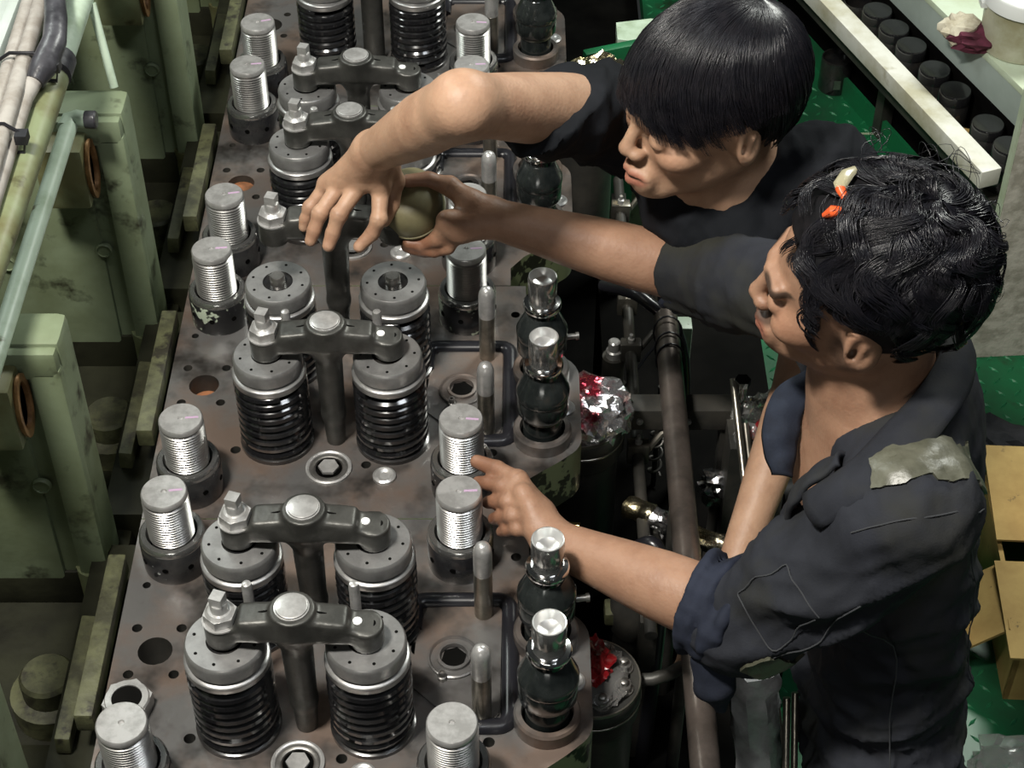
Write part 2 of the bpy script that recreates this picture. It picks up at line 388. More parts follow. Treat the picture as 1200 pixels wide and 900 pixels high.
blk = thing('engine_block', 'dark iron engine block carrying the row of cylinder heads', 'engine', (-.22, 2.2, -.84))
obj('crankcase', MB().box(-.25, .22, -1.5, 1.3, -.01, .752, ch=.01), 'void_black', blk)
obj('trough', MB().box(-.62, -.25, -1.5, 1.3, -.01, .70, ch=.01), 'trough_grime', blk)
for n in range(4):
    y = yh(n) - 2.2
    m = MB(); m.lathe([(.050,.69),(.050,.735),(.034,.738),(.034,.765),(.030,.770),(.0,.771)], 28, T(-.345, y+.02, 0)); obj('oil_drain_boss', m, 'bar_olive', blk)
    m = MB(); m.lathe([(.024,.69),(.024,.765),(.016,.765),(.016,.72)], 20, T(-.318, y+.20, 0)); obj('drain_cup', m, 'pipe_olive', blk)
    m = MB(); m.box(-.42, -.31, y-.16, y-.05, .69, .73, ch=.015); obj('oil_gallery_cover', m, 'trough_grime', blk)

# ================================================================== cylinder heads
def plate(outline, holes, t, m_top, m_side):
    bm = bmesh.new()
    def loop(pts):
        vs = [bm.verts.new((x, y, 0)) for x, y in pts]
        es = [bm.edges.new((vs[i], vs[(i+1) % len(vs)])) for i in range(len(vs))]
        return vs, es
    lo = loop(outline); hs = [(loop(circ(x, y, r, 20)), dp) for x, y, r, dp in holes]
    bmesh.ops.triangle_fill(bm, edges=lo[1] + [e for h, _ in hs for e in h[1]], use_beauty=True, use_dissolve=False, normal=(0,0,1))
    for f in bm.faces:
        f.material_index = 0
        if f.normal.z < 0: f.normal_flip()
    b = [bm.verts.new((v.co.x, v.co.y, -t)) for v in lo[0]]; n = len(b)
    for i in range(n):
        f = bm.faces.new((b[i], b[(i+1) % n], lo[0][(i+1) % n], lo[0][i])); f.material_index = 1
    for (vs, es), dp in hs:
        c = [bm.verts.new((v.co.x, v.co.y, -dp)) for v in vs]; k = len(c)
        for i in range(k):
            f = bm.faces.new((vs[i], vs[(i+1) % k], c[(i+1) % k], c[i])); f.material_index = 2
        f = bm.faces.new(c); f.material_index = 2
    me = bpy.data.meshes.new('deck_plate'); bm.to_mesh(me); bm.free()
    for q in (m_top, m_side, 'dark_iron'): me.materials.append(MATS[q])
    return me
def arc(cx, cy, r, a0, a1, n=8): return [(cx + r*math.cos(R(a0 + (a1-a0)*i/n)), cy + r*math.sin(R(a0 + (a1-a0)*i/n))) for i in range(n+1)]
outline = [(-.468,-.2435), (-.002,-.2435), (-.002,-.205), (.018,-.178), (.060,-.146)] + arc(.052,-.100,.040,-48,0,6) + arc(.047,.018,.045,0,80,6) + [(.030,.085), (.022,.110), (.020,.2075), (-.468,.2075)]
holes = [(-.420,0,.0205,.05)] + [(-.420+sx*.0265, sy*.034, .0062, .02) for sx in (-1,1) for sy in (-1,1)] + [(-.363,-.123,.0068,.02), (-.190,-.150,.0065,.02),
         (-.108,.004,.0115,.03), (-.107,-.036,.0105,.03), (-.026,-.128,.0068,.02), (.005,.145,.0065,.02), (-.37,.175,.006,.02), (-.445,.10,.005,.02)]
DECK = plate(outline, holes, .085, 'deck_steel', 'worn_green_side')
shade(DECK, 30)
def plug_meshes():
    P = {}
    m = MB(); m.lathe([(.030,0),(.030,.0035),(.0275,.0045),(.0255,.0035),(.0245,.001)], 32, cap0=False, cap1=False); P['outer_ring'] = m.mesh('outer_ring', 'machined_steel')
    m = MB(); m.lathe([(.0245,.0008),(.0245,.0028),(.021,.0036),(.0185,.0025),(.0175,-.004)], 32, cap0=False, cap1=False); P['inner_ring'] = m.mesh('inner_ring', 'dull_steel')
    m = MB(); m.prism(hexpoly(.0135), .0005, .0045); P['hex'] = m.mesh('hex_head', 'machined_steel', False)
    m = MB(); m.lathe([(.0175,.0012),(.002,.0012)], 24); P['pit'] = m.mesh('recess', 'void_black')
    m = MB(); m.prism(hexpoly(.0150, 6, .3), .0008, .0022); P['socket'] = m.mesh('hex_socket', 'void_black', False)
    m = MB(); m.lathe([(.031,0),(.031,.003),(.029,.0038),(.027,.0015),(.020,.0015),(.020,.006),(.0165,.0065),(.0155,.002)], 32, cap0=False, cap1=False); P['plug'] = m.mesh('plug_ring', 'deck_steel')
    m = MB(); m.lathe([(.0150,0),(.0150,.004),(.012,.006),(.009,.0055),(.006,.003),(.001,.003)], 24); P['small'] = m.mesh('small_plug', 'machined_steel')
    m = MB(); m.lathe([(.0055,0),(.0055,.006),(.004,.007),(.004,.014),(.0022,.014),(.0022,.009)], 14); P['nozzle'] = m.mesh('oil_nozzle', 'dull_steel')
    m = MB(); m.lathe([(.0385,0),(.0385,.018),(.0360,.021),(.0300,.021),(.0285,.012)], 36, cap1=False); P['boss'] = m.mesh('pump_boss', 'deck_steel')
    path = [(-.117,.030), (-.117,.062)] + arc(-.104,.062,.013,180,90,5) + [(-.06,.075)] + arc(-.016,.061,.014,90,0,5) + [(-.002,0)] + arc(-.018,-.092,.016,0,-90,5) + [(-.045,-.108), (-.062,-.118)]
    m = MB(); m.tube([(x, y, .0015) for x, y in path], .0105, 10, flat=.8); P['cord'] = m.mesh('sealing_cord', 'rubber_black')
    m = MB()
    pl = arc(-.024,.056,.012,0,90,4) + [(-.10,.068), (-.112,.03), (-.118,-.05), (-.07,-.098)] + arc(-.026,-.086,.012,-90,0,4)
    m.prism(pl, 0, .0022); P['pad'] = m.mesh('pushrod_pad', 'deck_steel', False)
    return P
PL = plug_meshes()
ORD = ['nearest', 'second', 'third', 'farthest']
PX = 0.040; PF, PR = -.100, .017            # pump caps
for n in range(4):
    h = thing('cylinder_cover', ['nearest oily steel cylinder head, at the bottom edge of the photo', 'second cylinder head from the camera, with brown stained deck plate', 'third cylinder head from the camera, under the reaching arms', 'farthest cylinder head, cut off by the top of the photo'][n], 'engine cover', (0, yh(n), 0), group='cylinder heads of the engine')
    link('deck_plate', DECK, h)
    def pt(nm, key, x, y, z=0): return link(nm, PL[key], h, T(x, y, z))
    a = pt('injector_plug', 'outer_ring', -.238, -.157); 
    link('plug_ring', PL['inner_ring'], a); link('recess', PL['pit'], a); link('hex_head', PL['hex'], a, T(0,0,.001))
    pt('small_plug', 'small', -.165, -.172)
    a = pt('plug_ring', 'plug', -.068, -.012, .002); link('hex_socket', PL['socket'], a)
    pt('oil_nozzle', 'nozzle', -.081, -.042, .002); pt('sealing_cord', 'cord', 0, 0); pt('pushrod_pad', 'pad', 0, 0)
    pt('pump_boss', 'boss', PX, PF); pt('pump_boss', 'boss', PX, PR)
    pt('small_plug', 'small', .070, -.045, -.002)
    if n in (1, 2): obj('rusty_bore', MB().lathe([(.0202,-.012 if n == 2 else -.03),(.001,-.012 if n == 2 else -.03)], 20, T(-.420,0,0), cap0=False, cap1=True), 'rust', h)

# ---------------------------------------------------------------- cylinder studs with ring nuts
def stud_meshes():
    D = {}
    pr = [(.0262, .012)]
    z = .052
    while z < .1135:
        pr += [(.0252, z), (.0280, z+.0015), (.0280, z+.0020), (.0252, z+.0036)]; z += .0042
    pr += [(.0258, .1185)]
    m = MB(); m.lathe(pr, 36, cap1=False); D['thread'] = m.mesh('threaded_shank', 'thread_steel')
    m = MB(); m.lathe([(.0275,.1180),(.0275,.1235),(.026,.1255),(.0035,.1255),(.0025,.1235),(.0005,.1232)], 36); D['top'] = m.mesh('stud_top', 'machined_steel')
    for k, q in (('black', 'black_collar'), ('worn', 'worn_collar')):
        m = MB(); m.lathe([(.0400,0),(.0405,.004),(.0405,.046),(.0395,.0475)], 40, cap1=False); D[k] = m.mesh('ring_nut', q)
    m = MB(); m.lathe([(.0398,.0468),(.0398,.0525),(.0375,.0555),(.0315,.0555),(.0300,.051),(.0280,.046)], 40, cap0=False, cap1=False); D['rim'] = m.mesh('nut_rim', 'cup_wall')
    m = MB(); m.lathe([(.0038,0),(.0038,.0009)], 12); D['hole'] = m.mesh('spanner_hole', 'void_black')
    m = MB(); m.box(.006, .022, -.0016, .0016, .1255, .1258); D['mark'] = m.mesh('paint_mark', 'marker_pink', False)
    return D
SD = stud_meshes()
def stud(x, y, label, worn=False, mark=True, rot=0.0):
    s = thing('cylinder_stud', label, 'stud', (x, y, 0), rot, 'cylinder studs with ring nuts')
    link('threaded_shank', SD['thread'], s); tp = link('stud_top', SD['top'], s)
    if mark: link('paint_mark', SD['mark'], tp)
    r = link('ring_nut', SD['worn' if worn else 'black'], s); link('nut_rim', SD['rim'], r)
    for a in (-150, -105, -60, -15, 30, 120):
        link('spanner_hole', SD['hole'], r, frame((.0402*math.cos(R(a)), .0402*math.sin(R(a)), .026), (math.cos(R(a)), math.sin(R(a)), 0)))
for n in range(4):
    hd = ORD[n]
    stud(-.410, yh(n)-.190, 'short threaded stud in a ring nut, front left corner of the %s cylinder head' % hd, False, n > 0, .1*n)
    stud(-.063, yh(n)-.190, 'short threaded stud in a ring nut, front right corner of the %s cylinder head' % hd, False, n > 0, -.1)
    if n < 3:
        stud(-.413, yh(n)+.140, 'threaded stud in a dark ring nut, rear left corner of the %s cylinder head' % hd, n == 1, True, .12)
        stud(-.063, yh(n)+.140, ('threaded stud, ring nut with flaking pale paint, rear right of %s cylinder head' if n == 1 else 'threaded stud in a ring nut, rear right corner of the %s cylinder head') % hd, n == 1, True, .05)
nut = thing('hex_nut', 'loose hexagonal steel nut lying on the nearest deck, behind the left stud', 'nut', (-.437, 1.188, 0), .3)
m = MB(); hp = hexpoly(.029); ci = circ(0, 0, .0165, 24)
m.prism(hp, 0, .020); m.lathe([(.0260,.020),(.0245,.0225),(.0175,.0225),(.0165,.010)], 24, cap0=False, cap1=False); obj('nut_body', m, 'machined_steel', nut)
m = MB(); m.lathe([(.0174,.0205),(.0172,.0210)], 24); obj('bore', m, 'void_black', nut)

# ---------------------------------------------------------------- valve springs
def spring_meshes():
    D = {}
    def helix(r, w, turns, z0, z1, n):
        k = int(turns*n); return [(r*math.cos(2*PI*i/n), r*math.sin(2*PI*i/n), z0 + (z1-z0)*i/k) for i in range(k+1)]
    m = MB(); m.tube(helix(.0405, .006, 8.3, .009, .113, 30), .0072, 8); D['coil'] = m.mesh('spring_coil', 'spring_black')
    m = MB(); m.tube(helix(.0245, .004, 11, .008, .114, 18), .0042, 6); D['inner'] = m.mesh('inner_coil', 'spring_black')
    m = MB(); m.lathe([(.0485,0),(.0485,.006),(.044,.008),(.018,.008),(.018,.05)], 36); D['seat'] = m.mesh('spring_seat', 'black_oiled')
    m = MB(); m.lathe([(.0455,.117),(.0470,.119),(.0470,.127),(.0455,.1285),(.0415,.1290),(.0415,.1325),(.0440,.1335),(.0440,.1480),(.0425,.1525),(.0415,.1535),(.0200,.1535),(.0188,.1500),(.0130,.1490)], 44, cap0=True, cap1=True); D['ret'] = m.mesh('spring_retainer', 'retainer_steel')
    m = MB(); m.lathe([(.0202,.1533),(.0196,.1541),(.0182,.1520),(.0105,.1512)], 28, cap0=False, cap1=False); D['recess_shade'] = m.mesh('recess_shade_ring', 'black_oiled')  # black ring puts the shade of the retainer recess into the colour
    m = MB(); m.lathe([(.0019,0),(.0019,.0006)], 8); D['dot'] = m.mesh('retainer_hole', 'void_black')
    m = MB(); m.lathe([(.010,.05),(.010,.158),(.0085,.160),(.001,.160)], 20); D['stem'] = m.mesh('valve_stem', 'dull_steel')
    return D
VS = spring_meshes()
ROWS = (('front left', -.309, -.103), ('front right', -.157, -.103), ('rear left', -.309, .038), ('rear right', -.157, .038))
for n in range(4):
    for nm, x, dy in ROWS:
        if n == 3 and nm.startswith('rear'): continue
        bare = n == 1 and nm.startswith('rear')
        s = thing('valve_spring', ('black coil valve spring with bare valve tip, %s on the %s cylinder head' if bare else 'black coil valve spring under a grey retainer, %s of the %s cylinder head') % (nm, ORD[n]), 'spring', (x, yh(n)+dy, 0), random.uniform(0, 6), 'valve springs')
        link('spring_coil', VS['coil'], s); link('inner_coil', VS['inner'], s); link('spring_seat', VS['seat'], s); link('valve_stem', VS['stem'], s, T(0,0,-.008 if not bare else .004))
        r = link('spring_retainer', VS['ret'], s); link('recess_shade_ring', VS['recess_shade'], r)
        for k in range(8):
            a = k*PI/4 + .2; link('retainer_hole', VS['dot'], r, T(.034*math.cos(a), .034*math.sin(a), .1534))

# ---------------------------------------------------------------- valve bridges (T shaped)
def bridge_meshes():
    D = {}
    s = SDF((-.11,-.05,-.01), (.11,.05,.225), .002)
    s.cone((0,0,.0), (0,0,.05), .0125, .0150, .004); s.cone((0,0,.05), (0,0,.18), .0155, .0185, .006)
    for sx in (-1, 1):
        s.rbox((sx*.026,0,.1855), (.032,.0165,.0145), .005, .006, ang=-sx*.10); s.rbox((sx*.060,0,.1765), (.026,.0160,.0120), .005, .008, ang=-sx*.22)
    s.cone((0,0,.172), (-.03,0,.176), .014, .010, .02); s.cone((0,0,.172), (.03,0,.176), .014, .010, .02)
    s.cyl((-.077,0), .0195, .1545, .186, .006); s.cyl((.077,0), .0190, .1545, .184, .006)
    s.cyl((0,0), .0245, .178, .2075, .006)
    s.cyl((0,0), .10, .2075, .26, .001, 'sub')
    V, F = s.mesh(); V = smooth_mesh(V, F, 1); D['body'] = np_mesh('bridge_body', V, F, 'cast_dark')
    m = MB(); m.lathe([(.0190,.2065),(.0190,.2092),(.0175,.2095)], 32, cap1=False); m.lathe([(.0172,.2090),(.0172,.2108),(.0155,.2114),(.001,.2110)], 32); D['disc'] = m.mesh('cap_disc', 'machined_steel')
    m = MB(); m.lathe([(.0205,.1855),(.0205,.1875)], 24); m.prism(hexpoly(.0185, 6, .35), .1875, .1995); m.lathe([(.0160,.1995),(.0125,.2025),(.009,.2025)], 24, cap0=False, cap1=False); D['nut'] = m.mesh('lock_nut', 'machined_steel', True)
    m = MB(); m.lathe([(.0095,.195),(.0095,.212),(.0085,.2135)], 20); m.prism(hexpoly(.0098, 4, .5), .2130, .2255); D['screw'] = m.mesh('adjusting_screw', 'machined_steel', True)
    m = MB(); m.lathe([(.0048,.1838),(.0048,.1850)], 14); D['hole'] = m.mesh('oil_hole', 'void_black')
    m = MB(); m.lathe([(.0065,.1885),(.0062,.1902),(.001,.1905)], 12, T(-.004,0,0)); m.lathe([(.0055,.1885),(.0052,.1898),(.001,.190)], 12, T(.006,0,0)); D['mark'] = m.mesh('paint_dab', 'paint_white')
    for k, sx in (('gl', -1), ('gr', 1)):
        m = MB(); m.tube([(sx*.026,0,.2012), (sx*.038,0,.1978), (sx*.052,0,.1950)], .0014, 6); m.lathe([(.003,0),(.003,.0012)], 10, T(sx*.052,0,.1938)); D[k] = m.mesh('oil_groove', 'void_black')
    m = MB(); m.lathe([(.0062,0),(.0062,.158),(.005,.163),(.001,.1645)], 16); D['pin'] = m.mesh('guide_pin', 'machined_steel')
    return D
BR = bridge_meshes()
def bridge(loc, label, rot=0, tilt=0):
    b = thing('valve_bridge', label, 'valve bridge', loc, rot, 'T shaped valve bridges'); b.rotation_euler = (0, tilt, rot)
    link('bridge_body', BR['body'], b); link('cap_disc', BR['disc'], b); nt = link('lock_nut', BR['nut'], b, T(-.077,0,0)); link('adjusting_screw', BR['screw'], nt)
    link('oil_hole', BR['hole'], b, T(.083,0,.0)); link('paint_dab', BR['mark'], b, T(.062,0,-.0015)); link('oil_groove', BR['gl'], b); link('oil_groove', BR['gr'], b)
for n in range(4):
    for nm, dy in (('front', -.103), ('rear', .038)):
        if n == 3: 
            continue
        if n == 1 and nm == 'rear':
            bridge((-.232, yh(n)+dy+.004, .068), 'T shaped valve bridge lifted off its springs under the bare hand', R(2), R(1)); continue
        bridge((-.232, yh(n)+dy, 0), 'T shaped steel valve bridge on the %s springs of the %s cylinder head' % (nm, ORD[n]), R(random.uniform(-2, 2)))
    for sd, x in (('left', -.292), ('right', -.174)):
        tag(link('guide_pin', BR['pin'], None, T(x, yh(n)-.033, 0)), 'thin polished guide pin, %s one between the springs of the %s cylinder head' % (sd, ORD[n]), 'pin', 'guide pins')
m = MB(); m.lathe([(.018,0),(.018,.16),(.022,.165),(.022,.20)], 24)
tag(obj('guide_post', m, 'cast_dark', None, T(-.232, yh(3)-.103, 0)), 'dark vertical post between the springs of the farthest cylinder head', 'post')

# ---------------------------------------------------------------- push rods and pump caps
m = MB(); m.lathe([(.0112,0),(.0112,.078),(.0108,.0785),(.0108,.112),(.0104,.118),(.008,.124),(.004,.127),(.0005,.128)], 20); ROD = m.mesh('push_rod', 'rod_steel')
m = MB(); m.lathe([(.0111,.0782),(.0113,.080),(.0113,.112),(.0106,.1185),(.0082,.1245),(.0042,.1277),(.0005,.1288)], 20, cap0=False); RODT = m.mesh('polished_tip', 'machined_steel')
for n in range(4):
    for nm, dy in (('front', -.093), ('rear', .055)):
        s = thing('push_rod', 'upright steel push rod, %s one beside the seal cord of the %s cylinder head' % (nm, ORD[n]), 'push rod', (-.034, yh(n)+dy, 0), 0, 'push rods')
        link('rod_shaft', ROD, s); link('polished_tip', RODT, s)
def pump_meshes():
    D = {}
    m = MB(); m.lathe([(.0255,.0),(.0255,.042),(.0245,.044)], 36, cap1=False); D['base'] = m.mesh('pump_base', 'pump_black')
    m = MB(); m.lathe([(.0250,.0435),(.0275,.0455),(.0275,.0485),(.0250,.0500)], 36, cap0=False, cap1=False); D['ring'] = m.mesh('steel_ring', 'dull_steel')
    m = MB(); m.lathe([(.0250,.0485),(.0315,.0520),(.0335,.0550),(.0335,.0770),(.0330,.0790),(.0340,.0800),(.0345,.0830),(.0345,.0900),(.0335,.0925),(.0225,.1170),(.0210,.1185),(.0205,.1265),(.0215,.1275)], 44, cap0=False, cap1=False); D['body'] = m.mesh('pump_body', 'pump_black')
    m = MB(); m.lathe([(.0210,.1268),(.0250,.1285),(.0255,.1300),(.0255,.1345),(.0240,.1365),(.0190,.1375)], 36, cap1=False); D['flange'] = m.mesh('cap_flange', 'chrome')
    m = MB(); m.lathe([(.0188,.1360),(.0188,.1500),(.0192,.1510),(.0192,.1780),(.0182,.1800)], 36, cap0=False, cap1=False); D['cup'] = m.mesh('cap_cup', 'cup_wall')
    m = MB(); m.lathe([(.0186,.1797),(.0172,.1800),(.0160,.1750),(.0125,.1690),(.006,.1665),(.0005,.1660)], 36, cap0=False); D['bowl'] = m.mesh('cup_bowl', 'cup_steel')
    return D
PM = pump_meshes()
for n in range(4):
    for nm, dy in (('front', PF), ('rear', PR)):
        s = thing('injection_pump_cap', 'black turned pump cap with a chrome cup, %s one on the %s cylinder head' % (nm, ORD[n]), 'pump cap', (PX, yh(n)+dy, 0), 0, 'black pump caps')
        link('pump_base', PM['base'], s); link('steel_ring', PM['ring'], s); b = link('pump_body', PM['body'], s)
        f = link('cap_flange', PM['flange'], s); link('cap_cup', PM['cup'], f); link('cup_bowl', PM['bowl'], f)
        obj('vent_screw', MB().lathe([(.004,0),(.004,.012),(.0055,.012),(.0055,.016)], 10, frame((.034,.006,.068),(1,.15,0))), 'dull_steel', s) if nm == 'rear' else None

# ================================================================== left side: green casing frames, bars, pipes
def casing(yc, label, port=True):
    c = thing('casing_frame', label, 'engine casing', (-.514, yc, -.14), 0, 'green casing frames along the engine')
    obj('frame_body', MB().box(-.52, 0, -.028, .030, 0, .452, ch=.012), 'casing_green', c)
    obj('rim_top', MB().box(-.50, -.004, -.040, -.020, .405, .446, ch=.007), 'casing_green', c)
    obj('rim_side', MB().box(-.040, -.002, -.040, -.020, .0, .42, ch=.007), 'casing_green', c)
    obj('inner_panel', MB().box(-.50, -.062, -.034, -.024, .02, .370, ch=.004), 'casing_green', c)
    for x, z in ((-.060, .225), (-.20, .20)):
        m = MB(); m.lathe([(.0120,0),(.0120,.004),(.0105,.006),(.0095,.006),(.009,.004),(.001,.004)], 20, frame((x, -.0335, z), (0,-1,0))); obj('round_plug', m, 'casing_green', c)
    obj('foot', MB().box(-.30, .016, -.035, .05, -.02, .06, ch=.015), 'trough_grime', c)
    if port:
        p = obj('port_block', MB().box(-.115, -.050, -.085, -.028, .335, .430, ch=.006), 'pipe_olive', c)
        m = MB(); m.lathe([(.024,0),(.026,.003),(.026,.006),(.022,.007),(.019,.005),(.018,-.003),(.001,-.003)], 32, frame((-.050, -.057, .383), (1,0,0), (0,1,0)) @ Matrix.Diagonal((1, 1.75, 1, 1))); obj('gasket_ring', m, 'copper_gasket', p)
LBL = ['green painted casing frame at the bottom left corner', 'green casing frame at the left edge, beside the second stud pair', 'green casing frame with round topped corner under the pipe elbow', 'green casing frame behind the pipe, at the top left', 'distant green casing frame beyond the top edge']
for i in range(5): casing(yh(i-1) + .222, LBL[i], 1 <= i <= 3)
for n in range(4):
    a = yh(n)
    tag(obj('packing_bar', MB().box(-.011, .011, -.105, .135, 0, .03, ch=.003), 'bar_olive', None, T(-.484, a, -.012)), 'grimy olive bar lying along the left edge of the %s cylinder head' % ORD[n], 'bar', 'olive bars beside the heads')
    tag(obj('packing_strip', MB().box(-.009, .009, -.12, .06, 0, .03, ch=.003), 'bar_olive', None, T(-.516, a+.01, -.05) @ Matrix.Rotation(R(5), 4, 'Y')), 'narrow grimy strip left of the olive bar of the %s cylinder head' % ORD[n], 'bar', 'narrow strips beside the bars')
    m = MB(); m.box(-.535, -.472, a-.19, a+.21, -.145, -.052); tag(obj('bar_ledge', m, 'trough_grime'), 'dark grimy ledge under the olive bars of the %s cylinder head' % ORD[n], 'ledge', 'ledges under the bars')
# main pipe in two sections with a black sleeve
pp = thing('coolant_pipe', 'olive green pipe running along the top left of the engine', 'pipe', (-.572, 2.0, .42))
obj('pipe_section', MB().tube([(0,-.13,0), (0,.1,0), (0,1.4,0)], .0185, 20), 'pale_green_paint', pp)
obj('pipe_section', MB().tube([(.0,-.15,-.006), (-.002,-.6,-.006), (-.002,-1.7,-.006)], .0178, 20), 'pipe_olive', pp)
obj('sleeve', MB().lathe([(.017,-.02),(.0212,-.018),(.0212,.018),(.017,.02)], 22, frame((0,-.135,-.002), (0,1,0))), 'tape_black', pp)
obj('pipe_stay', MB().tube([(.016,.02,-.005), (.036,-.02,-.11)], .006, 10), 'pale_green_paint', pp)
rd = thing('pale_conduit_pipe', 'thin pale green pipe with a black capped elbow at its end', 'pipe', (-.570, 1.86, .335))
obj('pipe_run', MB().tube([(0,.0,0), (-.001,-.3,0), (-.003,-1.5,-.004)], .0112, 16), 'pale_green_paint', rd)
obj('elbow', MB().tube([(-.004,-.012,0), (0,.004,.002), (.010,.006,.004), (.024,.004,.004)], [.0112,.0125,.0118,.0105], 16), 'pale_green_paint', rd)
obj('end_cap', MB().lathe([(.011,0),(.0118,.002),(.0118,.013),(.010,.015),(.001,.015)], 18, frame((.020,.004,.004), (1,0,0))), 'tape_black', rd)
tag(obj('grey_conduit', MB().tube([(-.632,2.25,.45), (-.620,1.93,.45), (-.612,1.70,.45), (-.60,1.2,.44), (-.59,.3,.43)], .0098, 14), 'conduit_grey'), 'grey conduit nearest the white panel in the top left corner', 'conduit', 'grey conduits')
tag(obj('grey_conduit', MB().tube([(-.612,2.25,.458), (-.602,1.944,.456), (-.590,1.60,.456), (-.58,1.2,.45), (-.57,.3,.44)], .0105, 14), 'conduit_grey'), 'middle one of the three grey conduits in the top left corner', 'conduit', 'grey conduits')
tag(obj('grey_conduit', MB().tube([(-.573,1.812,.455), (-.588,1.76,.442), (-.585,1.58,.44), (-.575,1.2,.43), (-.55,.3,.42)], .0108, 14), 'conduit_grey'), 'grey conduit coming out of the black taped bundle', 'conduit', 'grey conduits')
tag(obj('taped_bundle', MB().tube([(-.600,2.15,.472), (-.584,1.96,.472), (-.568,1.888,.472), (-.562,1.845,.470), (-.570,1.806,.458), (-.578,1.785,.450)], [.0125,.0130,.0145,.0150,.0165,.0115], 16), 'tape_black'), 'black taped cable bundle ending above the pipe sleeve', 'cable')
for i, (y, x0, x1, lab) in enumerate(((1.818, -.640, -.556, 'black cable tie around the conduits, near the top'), (1.67, -.634, -.566, 'black cable tie around the conduits, lower one'))):
    m = MB(); pts = [(x0, y-.004, .452), ((x0*2+x1)/3, y, .4695), ((x0+2*x1)/3, y+.003, .4675), (x1, y-.002, .455), (x1-.004, y-.004, .432), (x0+.01, y-.004, .434)]
    m.tube(pts, .0024, 8, closed=True); m.box(x1-.010, x1+.004, y-.012, y+.004, .448, .460); tag(obj('cable_tie', m, 'rubber_black'), lab, 'cable tie', 'cable ties')
wp = thing('white_panel', 'pale white painted panel in the top left corner', 'panel', (-1.02, 2.5, .315))
obj('panel_plate', MB().box(-.35, .335, -.7, .7, 0, .03, ch=.008), 'white_panel', wp); obj('panel_lip', MB().box(.322, .337, -.7, .7, -.0, .045, ch=.004), 'white_panel', wp)
cw = struct(obj('wall_left', MB().box(-1.06, -.90, .2, 4.4, -.95, .28), 'casing_green'), 'green engine side plating behind the casing frames')

# ================================================================== right side of the engine
def crumple(name, c, r, seed, amp, m, parent=None, sub=4, M=None, squash=None):
    bm = bmesh.new(); bmesh.ops.create_icosphere(bm, subdivisions=sub, radius=1)
    for v in bm.verts:
        p = v.co.copy(); q = p*2.2 + Vector((seed*3.1, seed*1.7, seed))
        a = 1 + amp*.55*(abs(noise.noise(q))*1.6 - .4) + amp*.45*(abs(noise.noise(q*2.7)) - .25) + amp*.25*(abs(noise.noise(q*6)) - .25)
        v.co = Vector((p.x*r[0]*a, p.y*r[1]*a, p.z*r[2]*a))
        if squash is not None and v.co.z < squash: v.co.z = squash
    me = bpy.data.meshes.new(name); bm.to_mesh(me); bm.free(); me.materials.append(MATS[m])
    me.polygons.foreach_set('use_smooth', [True]*len(me.polygons)); me.set_sharp_from_angle(angle=R(18))
    return link(name, me, parent, (T(*c) @ M) if M is not None else T(*c))
LP = ['fuel pump barrel with bolts and red plastic on top, beside the nearest cylinder head', 'fuel pump barrel capped with red and silver foil, beside the second cylinder head', 'fuel pump barrel under pale crumpled foil, beside the farthest cylinder head']
HX = MB().lathe([(.012,0),(.012,.003)], 18).prism(hexpoly(.0095, 6, .2), .003, .011).lathe([(.005,.011),(.005,.018),(.003,.019)], 12).mesh('pump_bolt', 'dull_steel')
for i, n in enumerate((0, 1, 3)):
    dz = -.092
    f = thing('fuel_pump', LP[i], 'pump', (.098 if n < 3 else .125, yh(n)+(.030 if n < 3 else -.09), dz), 0, 'fuel pump barrels')
    m = MB(); m.lathe([(.054,-.34),(.054,-.06),(.058,-.058),(.060,-.052),(.060,-.026),(.0615,-.024),(.0615,-.004),(.059,0),(.001,0)], 40); obj('barrel', m, 'dark_iron', f)
    m = MB(); m.lathe([(.0605,-.028),(.0622,-.027),(.0622,-.024),(.0605,-.023)], 40, cap0=False, cap1=False); m.lathe([(.0610,-.004),(.0600,.0008),(.0580,.0010)], 40, cap0=False, cap1=False); obj('rim_ring', m, 'rod_steel', f)
    if n == 0:
        for a in (-75, -25, 20, 62): link('pump_bolt', HX, f, T(.042*math.cos(R(a)), .042*math.sin(R(a)), .0))
        crumple('clear_wrap', (.006,-.004,.006), (.040,.044,.014), 3, .35, 'plastic_clear', f)
    elif n == 1: crumple('foil_cover', (.004,.004,.004), (.066,.060,.058), 5, .36, 'foil_red', f, 4, squash=-.03)
    else: crumple('foil_cover', (.020,-.01,.02), (.075,.05,.07), 8, .5, 'foil_gold', f, 4, squash=-.03)
tag(crumple('red_plastic_bag', (.100, yh(0)+.040, -.070), (.022,.034,.014), 11, .6, 'plastic_red', None, 4), 'crumpled red plastic bag on top of the bolted pump barrel', 'plastic bag')
hs = struct(obj('wall_shade_block', MB().box(.155, .33, .9, 1.72, -.85, -.52, ch=.01).box(.155, .44, 1.72, 2.45, -.85, -.42, ch=.01), 'void_black'), 'added black block standing for the deep shade beside the engine block')  # added black boxes: fill the gap with shade and hide the floor
rl = thing('guard_rail', 'worn brown steel rail running along the engine beside the pumps', 'rail', (.226, 1.5, -.07))
obj('rail_tube', MB().tube([(.006,.62,-.03), (.002,.3,-.004), (0,0,0), (-.004,-.62,.0)], .0180, 22), 'rail_steel', rl)
for y in (.42, .385, .36): obj('wire_wrap', MB().tube([(.021*math.cos(a)+.004, y+.012*math.sin(a), .021*math.sin(a)-.010) for a in [2*PI*k/16 for k in range(16)]], .0016, 6, closed=True), 'rubber_black', rl)
obj('rail_post', MB().tube([(.0,.1,-.01), (.0,.1,-.46)], .013, 14), 'dark_iron', rl); obj('rail_post', MB().tube([(-.003,-.42,-.01), (0,-.42,-.46)], .013, 14), 'dark_iron', rl)
